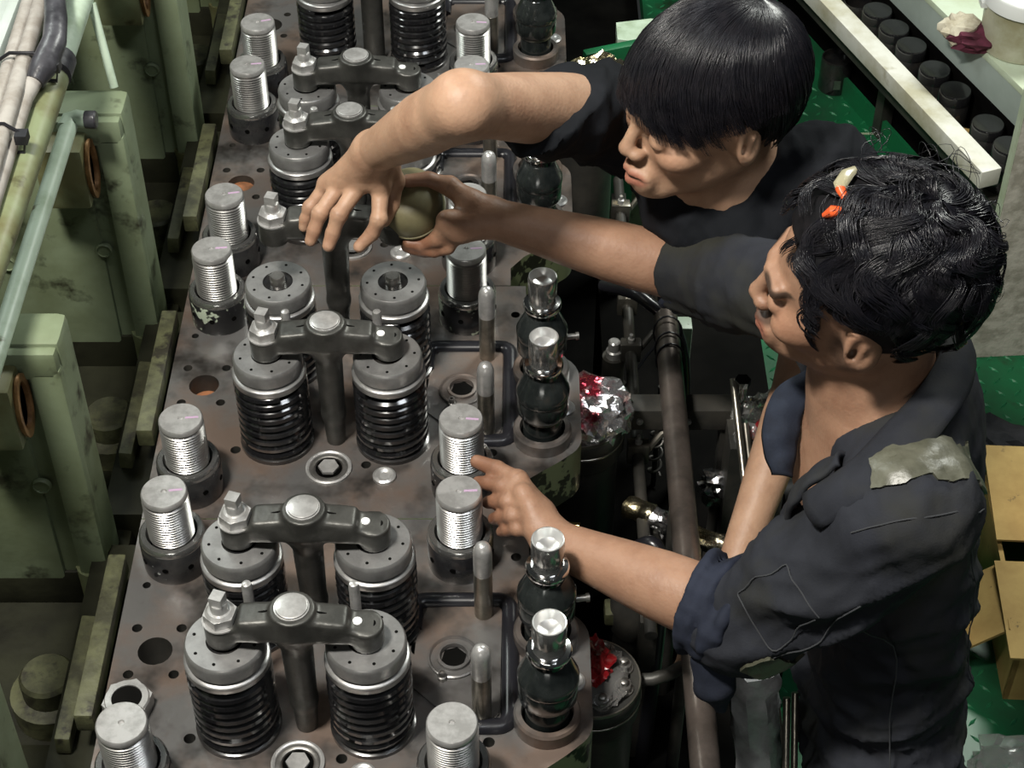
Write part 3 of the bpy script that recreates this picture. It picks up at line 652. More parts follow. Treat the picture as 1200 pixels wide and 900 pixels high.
tag(obj('elbow_pipe', MB().tube([(.157,1.322,-.125), (.175,1.318,-.118), (.198,1.326,-.116), (.211,1.338,-.12), (.216,1.35,-.15), (.216,1.35,-.3), (.216,1.35,-.53)], .0085, 14), 'dark_iron'), 'small dark pipe elbow between the bolted pump and the rail', 'pipe')
bmn = thing('cross_beam', 'flat dark steel cross beam behind the rail', 'beam', (.215, 1.815, -.15))
obj('beam_bar', MB().box(-.115, .125, -.018, .018, -.012, .028, ch=.003), 'dark_iron', bmn)
for x in (-.03, .04, .105): obj('beam_bolt', MB().lathe([(.005,0),(.005,.004),(.003,.005)], 10, frame((x, -.0182, .008), (0,-1,0))), 'machined_steel', bmn)
obj('beam_leg', MB().box(-.10, -.075, -.012, .012, -.40, -.012), 'dark_iron', bmn); obj('beam_leg', MB().box(.09, .115, -.012, .012, -.40, -.012), 'dark_iron', bmn)
for i, (a, b, r, lab) in enumerate((((.310,1.778,-.04), (.352,1.30,-.33), .0052, 'long thin steel rod crossing behind the bare forearm'), ((.326,1.73,-.08), (.368,1.38,-.36), .0050, 'thin steel rod beside the plastic wrapped bolts'), ((.333,1.27,-.09), (.336,1.10,-.33), .0048, 'thin steel rod in front of the foil bundle'), ((.346,1.285,-.10), (.349,1.12,-.33), .0045, 'rearmost thin rod next to the coverall'))):
    a = Vector(a); b = Vector(b)
    tag(obj('thin_rod', MB().tube([a, a.lerp(b, .5), b, Vector((b.x, b.y, -.75))], r, 10), 'rod_steel'), lab, 'rod', 'thin steel rods')
gp = thing('foil_wrapped_pipe', 'pipe lagged in gold and silver foil passing under the rail', 'pipe', (.17, 1.68, -.2))
def wrinkled(pts, r, seed, n=14, sub=5):
    P = [Vector(p) for p in pts]; Q = []
    for i in range(len(P)-1):
        for k in range(sub): Q.append(P[i].lerp(P[i+1], k/sub))
    Q.append(P[-1]); m = MB(); m.tube(Q, r, n)
    vs = []
    for i, p in enumerate(m.v):
        c = Q[min(i//n, len(Q)-1)]; d = Vector(p) - c; q = Vector(p)*60 + Vector((seed, 0, 0))
        vs.append(tuple(c + d*(1 + .35*noise.noise(q))))
    m.v = vs; return m
obj('lagging', wrinkled([(-.005,.004,.0), (.022,-.016,.004), (.03,-.02,.004)], .0165, 3), 'foil_gold', gp)
obj('lagging', wrinkled([(.03,-.02,.004), (.055,-.038,.0), (.062,-.042,.0)], .0170, 9), 'foil', gp)
obj('lagging', wrinkled([(.060,-.042,.0), (.10,-.058,-.004), (.145,-.075,-.008)], .0155, 6), 'foil_gold', gp)
obj('bracket', MB().box(.03, .05, -.04, -.02, -.32, -.01), 'dark_iron', gp)
fb = thing('foil_bundle', 'crumpled silver foil bundle standing behind the thin rods', 'foil bundle', (.308, 1.335, -.75))
obj('foil_wrap', wrinkled([(.025,-.03,.30), (.016,-.012,.46), (.0,.004,.58), (-.004,.008,.63)], .030, 4, 16, 6), 'foil_white', fb); obj('core_post', MB().tube([(.03,-.04,0), (.025,-.03,.32)], .014, 12), 'dark_iron', fb)
tag(crumple('silver_foil_ball', (.306, 1.765, -.25), (.030,.02,.03), 21, .7, 'foil', None, 3), 'piece of silver foil in the dark under the cross beam', 'foil')
tag(obj('foil_post', MB().tube([(.300,1.765,-.52), (.303,1.765,-.27)], .008, 10), 'dark_iron'), 'dark post carrying the piece of foil under the cross beam', 'post')
bw = thing('wrapped_bolts', 'bolt heads wrapped in clear plastic with red wire, behind the rods', 'bolts', (.345, 1.76, -.12))
for x, y, z in ((-.022,.012,.075), (.03,.008,.070), (.012,-.03,.03)): obj('bolt_head', MB().lathe([(.007,-.06),(.007,0)], 12, T(x,y,z)).prism(hexpoly(.0115), -.0, .010, T(x,y,z)), 'chrome', bw)
crumple('plastic_wrap', (.006,0,.015), (.040,.034,.040), 31, .8, 'plastic_clear', bw); crumple('red_wire', (.004,-.026,.018), (.010,.008,.024), 33, .9, 'plastic_red', bw, 2)
obj('bolt_plate', MB().box(-.035, .05, -.03, .03, -.40, -.012), 'dark_iron', bw)
hk = thing('brass_fitting', 'small brass hexagonal fitting on the side of the engine block', 'fitting', (.075, 1.60, -.155))
obj('fitting_body', MB().prism(hexpoly(.010), 0, .018, frame((0,0,0), (1,-.2,.1))), 'brass', hk, smooth=False); obj('fitting_stub', MB().tube([(.018,-.004,.002), (.035,-.008,.0), (.06,-.01,-.06)], .005, 10), 'dark_iron', hk)
for i, (pts, r, lab) in enumerate((([(.14,2.05,-.10), (.20,1.98,-.07), (.26,1.95,-.16), (.27,1.92,-.53)], .010, 'black hose arching in the dark beside the far pump caps'), ([(.15,1.55,-.16), (.19,1.54,-.12), (.20,1.50,-.20), (.19,1.47,-.53)], .011, 'black hose looping in front of the foil covered pump'), ([(.17,1.20,-.20), (.20,1.18,-.15), (.25,1.2,-.2), (.28,1.25,-.53)], .010, 'black hose curving below the nearest pump barrel'))):
    P = [Vector(p) for p in pts]; Q = []
    for k in range(25):
        t = k/24*3; j = min(int(t), 2); u = t-j; p0 = P[max(j-1,0)]; p1 = P[j]; p2 = P[j+1]; p3 = P[min(j+2,3)]
        Q.append(.5*((2*p1) + (p2-p0)*u + (2*p0-5*p1+4*p2-p3)*u*u + (3*p1-p0-3*p2+p3)*u**3))
    tag(obj('rubber_hose', MB().tube(Q, r, 12), 'rubber_black'), lab, 'hose', 'black hoses')
vv = ((.175,1.62,-.27,'dark valve body with a chrome cap under the foil covered pump'), (.205,1.30,-.36,'dark valve body behind the bolted pump barrel'), (.16,2.02,-.22,'dark valve body among shadows beside the far pump cap'))
for x, y, z, lab in vv:
    v = thing('stop_valve', lab, 'valve', (x, y, -.53), 0, 'dark valve bodies'); H = z+.53
    obj('valve_casting', MB().lathe([(.026,0),(.026,H*.5),(.032,H*.55),(.032,H*.75),(.018,H*.82),(.018,H)], 24), 'dark_iron', v)
    obj('valve_cap', MB().lathe([(.0125,H),(.0125,H+.012),(.0095,H+.014),(.0095,H+.03),(.007,H+.032)], 18), 'machined_steel', v); obj('valve_flange', MB().box(-.04, .04, -.016, .016, H*.6, H*.7, ch=.004), 'bar_olive', v)
fs = thing('fuel_rack_shaft', 'dark control shaft with clamped levers running in the gap beside the pumps', 'shaft', (.185, 1.95, -.20))
obj('shaft', MB().tube([(0,-.5,0), (0,.5,0)], .009, 14), 'dark_iron', fs)
for k, y in enumerate((-.40, -.16, .06, .17, .30, .41)):
    obj('lever_clamp', MB().box(-.016, .016, y-.010, y+.010, -.016, .020, ch=.003).tube([(.012,y,.0), (.035,y+.01,.03), (.05,y+.012,.035)], .005, 8), 'rod_steel' if k % 2 else 'dark_iron', fs)
    obj('clamp_bolt', MB().lathe([(.0055,0),(.0055,.006),(.003,.007),(.003,.014)], 10, T(0, y, .020)), 'machined_steel', fs)
for y in (-.46, .46): obj('shaft_bracket', MB().box(-.012, .012, y-.012, y+.012, -.33, -.008), 'dark_iron', fs)
pb = thing('pressure_switch', 'small pale green junction box in the dark behind the rail', 'box', (.262, 2.06, -.42)); obj('switch_box', MB().box(-.022, .022, -.015, .015, .15, .235, ch=.004), 'pale_green_paint', pb); obj('switch_stem', MB().tube([(0,0,0), (0,0,.152)], .006, 10), 'dark_iron', pb); obj('switch_cable', MB().tube([(-.015,-.004,.22), (-.05,-.04,.20), (-.10,-.10,.16), (-.12,-.16,.12)], .0025, 8), 'rubber_black', pb)
cs_ = thing('coil_spring', 'small dark coil spring standing beside the far rail end', 'spring', (.228, 1.93, -.42)); obj('coil', MB().tube([(.010*math.cos(k*.5), .010*math.sin(k*.5), .02+k*.0022) for k in range(80)], .0022, 6), 'dull_steel', cs_); obj('spring_pin', MB().tube([(0,0,0), (0,0,.22)], .0045, 8), 'dark_iron', cs_)
gs = thing('green_bracket', 'pale green bracket lug with a bolt hole beyond the far pump', 'bracket', (.255, 2.95, -.60))
m = MB(); m.prism([(-.05,-.03), (.02,-.045)] + arc(.03,0,.04,-70,70,6) + [(.02,.045), (-.05,.03)], .36, .385); obj('lug', m, 'pale_green_paint', gs)
obj('lug_hole', MB().lathe([(.012,.3852),(.012,.3862)], 16, T(.03,0,0)), 'void_black', gs); obj('bracket_post', MB().box(-.05, .05, -.03, .03, -.25, .36, ch=.01), 'casing_green', gs)
tag(obj('green_screen', MB().box(-.06, .05, -.01, .01, 0, .38, ch=.004), 'floor_green', None, T(.19, 2.78, -.52) @ Matrix.Rotation(R(20), 4, 'Z')), 'bright green painted panel behind the far pump foil', 'screen')

# ================================================================== storage rack, board and clutter on the walkway
DX, DY = .35, -.937
RM = Matrix(((DX, -DY*1, 0, .78), (DY, DX, 0, 2.95), (0, 0, 1, 0), (0, 0, 0, 1)))      # local x runs along the rack, local y away from the walkway
rk = thing('storage_rack', 'welded storage rack with a stained white girder in front', 'rack', (0, 0, 0)); rk.matrix_world = RM @ T(0, 0, -.75)
obj('girder', MB().box(-1.1, .30, .006, .050, .36, .40, ch=.004), 'girder_white', rk)
obj('jar_tray', MB().box(-1.1, .33, .052, .140, .29, .31), 'dark_iron', rk); obj('back_board', MB().box(-1.1, .33, .142, .155, .29, .475), 'ledge_grey', rk); obj('dark_gap_strip', MB().box(-1.1, .33, .1395, .1418, .31, .405), 'void_black', rk)  # black strip put in for the dark gap behind the jars
obj('toe_plate', MB().box(-1.3, .20, .205, .215, 0, .05), 'floor_green', rk); obj('under_shade_sheet', MB().box(-1.3, .33, .235, .25, 0, .27), 'void_black', rk)  # black sheet stands for the shaded space under the rack
for x in (-1.08, -.35, .30): obj('rack_leg', MB().box(x-.015, x+.015, .20, .23, 0, .27), 'dark_iron', rk)
obj('ledge_top', MB().box(-1.1, .33, .140, .70, .475, .49, ch=.003), 'ledge_green', rk)
def rp(s, t, z): return RM @ Vector((s, t, z))
JR = MB().lathe([(.031,0),(.033,.004),(.033,.066),(.029,.074)], 24, cap1=False).mesh('jar_body', 'black_oiled'); JL = MB().lathe([(.0305,.072),(.0325,.074),(.0325,.094),(.0305,.097),(.001,.0975)], 24, cap0=False).mesh('jar_lid', 'spring_black')
jl = ['open black jar at the far end of the rack row', 'black jar with a shiny lid behind the girder, second in the row', 'black jar with a pale smudge, third in the row', 'black jar beside the dark gap in the row', 'dark glass jar lying among scraps in the middle', 'grey lidded jar nearest the middle of the girder', 'speckled black jar close to the leaning board', 'lowest speckled jar beside the leaning board']
for i, s_ in enumerate((-.345, -.268, -.196, -.124, -.030, .050, .172, .250)):
    p = rp(s_, .096, -.44); j = thing('jar', jl[i], 'jar', p, 0, 'black jars on the rack'); link('jar_body', JR, j)
    if i: link('jar_lid', JL, j)
sc_ = ((-.005,.055,'rag_cream','small cream scrap between the jars'), (.115,.068,'cardboard','folded brown scrap between the jars'))
for s_, t_, q, lab in sc_: tag(crumple('paper_scrap', rp(s_, t_+.03, -.415), (.026,.022,.020), 41+s_*10, .8, q, None, 2), lab, 'scrap', 'scraps in the rack')
bk = thing('plastic_bucket', 'clear plastic bucket with a white lid on the pale ledge', 'bucket', (1.005, 2.972, -.26))
obj('bucket_body', MB().lathe([(.074,0),(.078,.004),(.084,.11),(.086,.112)], 36, cap1=False), 'bucket_clear', bk); obj('bucket_lid', MB().lathe([(.087,.100),(.090,.102),(.090,.128),(.087,.132),(.078,.132),(.076,.129),(.001,.129)], 36, cap0=False), 'bucket_white', bk)
obj('handle_lug', MB().box(-.094, -.080, -.012, .012, .09, .102), 'bucket_white', bk)
cup = thing('clear_cup', 'clear plastic cup standing on the bucket lid', 'cup', (1.040, 2.962, -.131)); obj('cup_wall', MB().lathe([(.024,.0),(.030,.05),(.031,.052),(.029,.05),(.0235,.003),(.001,.003)], 28), 'plastic_clear', cup); obj('cup_base', MB().lathe([(.024,0),(.024,.003)], 24), 'bucket_white', cup)
tag(crumple('cream_rag', (.893, 2.995, -.240), (.045,.040,.028), 51, .7, 'rag_cream', None, 3), 'crumpled cream rag on the edge of the pale ledge', 'rag')
tag(crumple('maroon_rag', (.922, 2.965, -.243), (.055,.034,.024), 55, .8, 'rag_maroon', None, 3), 'maroon rag lying beside the white lidded bucket', 'rag')
tag(crumple('dark_rag', rp(-.32, .26, -.24), (.05,.035,.02), 58, .7, 'rag_black', None, 2), 'dark rag at the far end of the pale ledge', 'rag')
cn = thing('black_can', 'small black can standing on the green walkway', 'can', (.775, 3.545, -.75)); obj('can_body', MB().lathe([(.036,0),(.038,.003),(.038,.085),(.0365,.088),(.034,.088),(.033,.075),(.001,.075)], 28), 'black_oiled', cn); obj('can_label', MB().box(-.008, .008, -.0392, -.0382, .02, .045), 'dull_steel', cn)
bd = thing('insulation_board', 'rough grey insulation board standing on edge against the rack', 'board', (.918, 2.585, -.75), R(4)); obj('board_slab', MB().box(0, .55, 0, .022, 0, .86, T(0,0,0) @ Matrix.Rotation(R(-1), 4, 'X'), ch=.003), 'board_grey', bd); obj('board_edge', MB().box(-.004, .0, .001, .021, .002, .856, Matrix.Rotation(R(-1), 4, 'X')), 'ledge_green', bd)
cb = thing('cardboard_box', 'torn open cardboard box with bent flaps on the walkway', 'box', (.99, 1.94, -.75), R(-3))
for bx in ((-.16,-.152,-.20,.20), (.152,.16,-.20,.20), (-.16,.16,.192,.20), (-.16,.16,-.20,-.192)): obj('box_wall', MB().box(*bx, 0, .13), 'cardboard', cb)
obj('box_flap', MB().box(-.175, .17, -.215, -.02, 0, .005, T(0, .0, .140) @ Matrix.Rotation(R(4), 4, 'X')), 'cardboard', cb); obj('box_flap', MB().box(-.165, .17, 0, .20, 0, .005, T(0, .025, .142) @ Matrix.Rotation(R(8), 4, 'X')), 'cardboard', cb)
obj('box_flap', MB().box(-.10, .0, -.17, -.03, 0, .005, T(-.165, .01, .132) @ Matrix.Rotation(R(-42), 4, 'Y')), 'cardboard', cb)
tag(crumple('black_cloth', (.945, 2.30, -.715), (.09,.06,.035), 61, .8, 'rag_black', None, 3, Matrix.Rotation(R(-35), 4, 'Z')), 'black cloth dropped on the green plates by the leaning board', 'cloth')
tag(crumple('clear_plastic_sheet', (.80, 1.55, -.725), (.085,.10,.03), 65, .7, 'plastic_clear', None, 3), 'crumpled clear plastic sheet on the walkway at the lower right', 'plastic sheet')
tag(crumple('maroon_glove', (.675, 1.62, -.715), (.03,.06,.03), 68, .7, 'rag_maroon', None, 3), 'maroon work glove on the green plates behind the coverall', 'glove')
tag(crumple('dark_bundle', (.86, 1.40, -.70), (.10,.08,.05), 70, .6, 'rag_black', None, 3), 'dark cloth bundle at the lower right corner', 'cloth')

# ================================================================== people
H2R = dict( arm=[(0.1124, 1.8207, 0.38), (-0.0546, 1.6076, 0.54), (-0.1693, 1.7449, 0.375)],
   idx=[(-0.164, 1.7477, 0.318), (-0.1659, 1.7173, 0.292), (-0.1753, 1.7134, 0.272), (-0.1916, 1.7053, 0.258)],
   mid=[(-0.1905, 1.7494, 0.322), (-0.2155, 1.7182, 0.298), (-0.2239, 1.7102, 0.276), (-0.2296, 1.7021, 0.262)],
   rng=[(-0.2138, 1.7578, 0.317), (-0.24, 1.728, 0.293), (-0.2483, 1.719, 0.273), (-0.2533, 1.7147, 0.26)],
   pky=[(-0.2336, 1.7687, 0.306), (-0.2557, 1.7529, 0.283), (-0.2619, 1.7477, 0.268), (-0.2646, 1.7446, 0.258)],
   thb=[(-0.1572, 1.7645, 0.345), (-0.1483, 1.7697, 0.312), (-0.1532, 1.7556, 0.285), (-0.1617, 1.7409, 0.272)] )
H1R = dict( arm=[(0.3611, 1.5542, 0.3), (0.225, 1.7262, 0.2), (-0.0272, 1.7587, 0.262)],
   thb=[(-0.051, 1.7656, 0.28), (-0.0792, 1.7814, 0.295), (-0.1062, 1.7847, 0.302), (-0.1319, 1.7802, 0.304)],
   idx=[(-0.0831, 1.7417, 0.27), (-0.096, 1.7453, 0.238), (-0.1163, 1.7492, 0.225), (-0.1339, 1.7514, 0.226)],
   mid=[(-0.079, 1.7421, 0.26), (-0.0954, 1.7497, 0.226), (-0.1169, 1.7545, 0.215), (-0.1355, 1.7543, 0.218)],
   rng=[(-0.0738, 1.7435, 0.252), (-0.0901, 1.7494, 0.222), (-0.1113, 1.7518, 0.213), (-0.1278, 1.7528, 0.215)],
   pky=[(-0.0675, 1.744, 0.246), (-0.0822, 1.7452, 0.224), (-0.1, 1.7464, 0.216), (-0.1132, 1.7469, 0.217)] )
H1L = dict( arm=[(0.4044, 1.2044, 0.33), (0.2485, 1.227, 0.12), (0.0481, 1.3566, 0.098)],
   thb=[(0.0343, 1.3906, 0.108), (0.0071, 1.4314, 0.122), (-0.0186, 1.4573, 0.114), (-0.0426, 1.4758, 0.108)],
   idx=[(0.013, 1.406, 0.125), (-0.012, 1.427, 0.116), (-0.029, 1.442, 0.106), (-0.041, 1.451, 0.098)],
   mid=[(0.021, 1.39, 0.122), (-0.005, 1.404, 0.114), (-0.02, 1.418, 0.1), (-0.029, 1.427, 0.088)],
   rng=[(0.025, 1.377, 0.116), (0.0, 1.387, 0.108), (-0.014, 1.398, 0.094), (-0.022, 1.406, 0.082)],
   pky=[(0.026, 1.366, 0.108), (0.006, 1.374, 0.1), (-0.006, 1.383, 0.088), (-0.013, 1.389, 0.078)] )
H2L = dict( arm=[(0.392, 1.758, 0.325), (0.386, 1.6899, 0.05), (0.2717, 1.434, -0.1)] )
def nv(a): a = np.array(a, float); return a/np.linalg.norm(a)
class Head:
    def __init__(s, C, F, L, U): s.C = np.array(C); s.A = np.array([F, L, U], float)
    def w(s, p): return s.C + np.array(p) @ s.A
    def loc(s, V): return (V - s.C) @ s.A.T
def build_head(S, H, neck, nr=.055):
    w = H.w; A = H.A
    S.ell(w((-.014,0,.038)), (.096,.075,.086), A, .01)
    S.ell(w((.026,0,-.026)), (.062,.059,.076), A, .03)
    for sy in (-1, 1):
        S.cone(w((-.012,sy*.053,-.042)), w((.062,sy*.014,-.088)), .017, .015, .022)
        S.ell(w((.058,sy*.045,-.024)), (.026,.020,.019), A, .02)
        S.cone(w((.080,sy*.042,.020)), w((.091,sy*.010,.017)), .0085, .009, .012)
    S.ell(w((.077,0,-.091)), (.017,.020,.015), A, .016)
    S.ell(w((.088,0,-.070)), (.014,.028,.022), A, .015)
    for sy in (-1, 1): S.ell(w((.096,sy*.032,-.004)), (.013,.017,.0115), A, .010, 'sub')
    for sy in (-1, 1): S.ell(w((.079,sy*.032,-.004)), (.0125,.0155,.0125), A, .003)
    S.cone(w((.089,0,.012)), w((.106,0,-.025)), .0072, .0085, .010); S.ell(w((.1065,0,-.029)), (.0088,.0100,.0082), A, .007)
    for sy in (-1, 1):
        S.ell(w((.098,sy*.0125,-.033)), (.0105,.0075,.0075), A, .006); S.ell(w((.1030,sy*.007,-.0405)), (.005,.0036,.0035), A, .003, 'sub')
    S.cone(w((.091,-.022,-.0640)), w((.1015,-.005,-.0605)), .0045, .0070, .004); S.cone(w((.091,.022,-.0640)), w((.1015,.005,-.0605)), .0045, .0070, .004)
    S.cone(w((.090,-.019,-.0690)), w((.0990,0,-.0745)), .0050, .0085, .004); S.cone(w((.090,.019,-.0690)), w((.0990,0,-.0745)), .0050, .0085, .004)
    S.cone(w((.096,-.022,-.0668)), w((.1065,0,-.0668)), .0012, .0016, .003, 'sub'); S.cone(w((.096,.022,-.0668)), w((.1065,0,-.0668)), .0012, .0016, .003, 'sub')
    for sy in (-1, 1):
        B = np.array([nv((.93, sy*.34, .0)), nv((-.34*1, sy*.93, .06)), [0,0,1]]); B = B @ A
        S.ell(w((-.014,sy*.079,-.006)), (.0195,.0085,.031), B, .004); S.ell(w((-.006,sy*.071,-.004)), (.014,.010,.024), A, .008)
        S.ell(w((-.012,sy*.089,-.002)), (.0115,.0068,.020), B, .003, 'sub'); S.ell(w((-.004,sy*.083,-.008)), (.005,.006,.007), A, .003, 'sub')
        S.cone(w((-.017,sy*.0835,.004)), w((-.012,sy*.0820,-.014)), .0032, .0030, .004)
    S.cone(w((-.030,0,-.050)), neck, .052, nr, .025); S.cone(w((.0,0,-.070)), np.array(neck) + .02*A[0], .036, .045, .03)
def build_hand(S, H, wr, el, side, r=1.0):
    """H: knuckle chains; palm grown from the wrist to the knuckles, then five separate fingers"""
    wr = np.array(wr); K = {k: np.array(H[k]) for k in ('idx', 'mid', 'rng', 'pky', 'thb')}
    for k, rr in (('idx', .0125), ('mid', .0125), ('rng', .012), ('pky', .0115)):
        S.cone(wr, K[k][0], .0215*r, rr*r, .010)
    for k in ('idx', 'mid', 'rng', 'pky'): S.ell(K[k][0] + np.array((0,-.0015,.0035)), (.0115*r,)*3, None, .005)
    for a, b in (('idx', 'mid'), ('mid', 'rng'), ('rng', 'pky')): S.cone(K[a][0]*.85 + wr*.15, K[b][0]*.85 + wr*.15, .0115*r, .0115*r, .008)
    S.cone(wr, K['thb'][0], .019*r, .0165*r, .012)
    for k, r0 in (('idx', .0098), ('mid', .0100), ('rng', .0095), ('pky', .0084)):
        P = K[k]
        for i in range(3): S.cone(P[i], P[i+1], (r0 + (.0012 if i == 0 else .0004))*r*(1-.07*i), r0*r*(1-.07*(i+1)), .0035)
        S.ell(P[1], (r0*1.04*r,)*3, None, .004)
    P = K['thb']; S.cone(P[0], P[1], .0165*r, .0118*r, .008); S.cone(P[1], P[2], .0115*r, .0106*r, .005); S.cone(P[2], P[3], .0108*r, .0088*r, .004)
    S.ell(P[1], (.0118*r,)*3, None, .006)
def limb(S, a, b, r, k=.02):      # r: radii at stations along the segment, one smooth tapered limb
    a = np.array(a, np.float32); b = np.array(b, np.float32); m = max(r) + .035
    sl, X, Y, Z = S._sl(np.minimum(a, b)-m, np.maximum(a, b)+m); ab = b-a
    t = np.clip(((X-a[0])*ab[0] + (Y-a[1])*ab[1] + (Z-a[2])*ab[2])/float(ab @ ab), 0, 1)
    rr = np.interp(t, np.linspace(0, 1, len(r)), r).astype(np.float32)
    S._op(sl, np.sqrt((X-a[0]-t*ab[0])**2 + (Y-a[1]-t*ab[1])**2 + (Z-a[2]-t*ab[2])**2) - rr, k, 'u')
def paint_skin(V, base, H, hands, extra=None, stubble=0.0, N=None):
    base = np.array(base); C = np.tile(base, (len(V), 1))
    q = H.loc(V)
    def mix(m, c, a=1.0):
        m = np.clip(m*a, 0, 1)[:, None]; C[:] = C*(1-m) + np.array(c)*m
    def blob(c, r, soft=.4):
        d = np.sqrt((((q - np.array(c))/np.array(r))**2).sum(1)); return np.clip((1+soft-d)/soft, 0, 1)
    ay = np.abs(q[:, 1]); qs = np.stack([q[:, 0], ay, q[:, 2]], 1)
    def sblob(c, r, soft=.4):
        d = np.sqrt((((qs - np.array(c))/np.array(r))**2).sum(1)); return np.clip((1+soft-d)/soft, 0, 1)
    mix(blob((.098,0,-.0675), (.016,.023,.0105)), base*np.array((.92,.58,.60)), .9)
    mix(blob((.101,0,-.0668), (.016,.021,.0016), .8), base*.25, .9)
    mix(sblob((.082,.036,.0215), (.022,.019,.0042)), (.012,.010,.009), .85)
    mix(sblob((.088,.032,-.010), (.014,.016,.0022), .9), (.015,.012,.011), .9)
    mix(sblob((.100,.012,-.036), (.02,.012,.006), .8), base*.75, .35)
    mix(sblob((.07,.045,-.03), (.03,.02,.025), .8), base*np.array((1.05,.92,.88)), .5)
    if stubble:
        mix(blob((.100,0,-.052), (.016,.026,.0065), .5), (.03,.022,.018), stubble); mix(blob((.082,0,-.102), (.025,.025,.018), .6), (.05,.035,.028), stubble*.7)
        mix(sblob((.0,.062,-.025), (.016,.02,.03), .6), (.02,.016,.014), stubble*.8)
    for h in hands:
        for k in ('idx', 'mid', 'rng', 'pky', 'thb'):
            P = np.array(h[k]); tip = P[3]; up = nv(np.array((0, -.45, .9))); d = nv(P[3]-P[2]); up = nv(up - d*(up @ d))
            e = V - (tip + d*.002 + up*.0075); al = e @ d; rest = e - al[:, None]*d
            m = np.clip(1.8 - np.sqrt((al/.0065)**2 + (np.linalg.norm(rest, axis=1)/.0052)**2), 0, 1); mix(m, base*1.25 + .05, .6)
            dd = np.linalg.norm(V - tip, axis=1); mix(np.clip((.05-dd)/.04, 0, 1), base*np.array((.60,.46,.40)), h.get('dirt', .35)*1.1)
            for j in (1, 2):
                dd = np.abs((V - P[j]) @ nv(P[j+1]-P[j-1])); nr = np.linalg.norm(V-P[j], axis=1); mix(np.clip(1-dd/.0022, 0, 1)*(nr < .014), base*.62, .5)
    return C
def waves(V, seed, scale, warp=1.3, n=2):
    r = np.random.default_rng(seed); o = np.zeros(len(V))
    for i in range(n):
        k = nv(r.normal(size=3))*scale*r.uniform(.7, 1.4); k2 = nv(r.normal(size=3))*scale*.45; k3 = nv(r.normal(size=3))*scale*.8
        o += 1 - np.abs(np.sin(V @ k + warp*np.sin(V @ k2 + i) + .5*warp*np.sin(V @ k3 + 2*i)))*2
    return o/n
def folds(V, F, amp, seed, scale=38, dirv=None, mask=None):
    N = normals(V, F); W = V.copy()
    if dirv is not None:
        d = nv(dirv); W = V + np.outer(V @ d, d)*1.3
    o = waves(W, seed, scale)*amp + waves(W*1.0, seed+9, scale*2.3)*amp*.35
    if mask is not None: o = o*mask
    return V + N*o[:, None]
def capped(S, a, b, ra, rb, k=.02, sq=None):       # tapered limb cut flat at b
    a = np.array(a, np.float32); b = np.array(b, np.float32); m = max(ra, rb) + .04
    sl, X, Y, Z = S._sl(np.minimum(a, b)-m, np.maximum(a, b)+m); ab = b-a; L2 = float(ab @ ab); L = L2**.5
    tt = ((X-a[0])*ab[0] + (Y-a[1])*ab[1] + (Z-a[2])*ab[2])/L2; t = np.clip(tt, 0, 1)
    d = np.sqrt((X-a[0]-t*ab[0])**2 + (Y-a[1]-t*ab[1])**2 + (Z-a[2]-t*ab[2])**2) - (ra + t*(rb-ra))
    S._op(sl, np.maximum(d, (tt-1)*L), k, 'u')

# ---- hair
def strands(H, n, gen, r0, name, parent, m='hair_strand', seg=10):
    """gen(i) -> list of head-local points; thin tapering three sided tubes, one mesh"""
    VV = []; FF = []; off = 0
    for i in range(n):
        P = gen(i)
        if P is None: continue
        P = np.array([H.w(p) for p in P]); T_ = np.gradient(P, axis=0); T_ /= np.linalg.norm(T_, axis=1)[:, None] + 1e-9
        a = np.cross(T_, H.A[1]*.3 + H.A[2] + .1); a /= np.linalg.norm(a, axis=1)[:, None] + 1e-9; b = np.cross(T_, a)
        k = len(P); rr = r0*(1.15 - .95*np.linspace(0, 1, k)**2)
        ring = np.stack([P + rr[:, None]*(a*math.cos(q) + b*math.sin(q)) for q in (0, 2.094, 4.189)], 1).reshape(-1, 3)
        VV.append(ring)
        j = np.arange(k-1)[:, None]*3
        for e in range(3):
            FF.append(np.concatenate([j+e, j+(e+1) % 3, j+3+(e+1) % 3, j+3+e], 1) + off)
        off += k*3
    return np_mesh(name, np.concatenate(VV), np.concatenate(FF), m)

# ------------------------------------------------------------------ person in the navy coverall
HD1 = Head((.3568,1.3562,.4889), (-.955,.292,-.048), (-.284,-.951,-.126), (-.083,-.107,.991))
P1 = thing('person', 'person in a navy coverall leaning in, both hands reaching over the engine', 'person', (.49, 1.28, -.75))
def rel(o, base): o.location = Vector((0,0,0)) - Vector(base)
B1 = (.49, 1.28, -.75)
def part(name, V, F, m, parent_base, parent, col=None):
    return link(name, np_mesh(name, V - np.array(parent_base), F, m, col), parent)
neck1 = np.array((.392, 1.372, .345))
S = SDF((-.18,1.12,.02), (.53,1.86,.66), .0025)
build_head(S, HD1, neck1, .058)
S.cone(neck1, (.40,1.37,.22), .060, .085, .03, sq=((0,1,0), 1.35)); S.cone((.395,1.25,.31), (.375,1.50,.30), .036, .036, .03)
aL = H1L['arm']; aR = H1R['arm']
limb(S, aL[0], aL[1], [.052,.048,.043,.040], .02); limb(S, aL[1], aL[2], [.041,.0425,.0405,.0355,.0300,.0255], .012)
limb(S, aR[0], aR[1], [.052,.048,.043,.039], .02); limb(S, aR[1], aR[2], [.040,.0415,.0395,.0350,.0295,.0255], .012)
H1L['dirt'] = .55; H1R['dirt'] = .5
build_hand(S, H1L, aL[2], aL[1], 1); build_hand(S, H1R, aR[2], aR[1], -1)
V, F = S.mesh(); del S
V = smooth_mesh(V, F, 1, .4)
C = paint_skin(V, (.315,.180,.115), HD1, (H1L, H1R), stubble=.75)
part('body', V, F, 'skin', B1, P1, C)

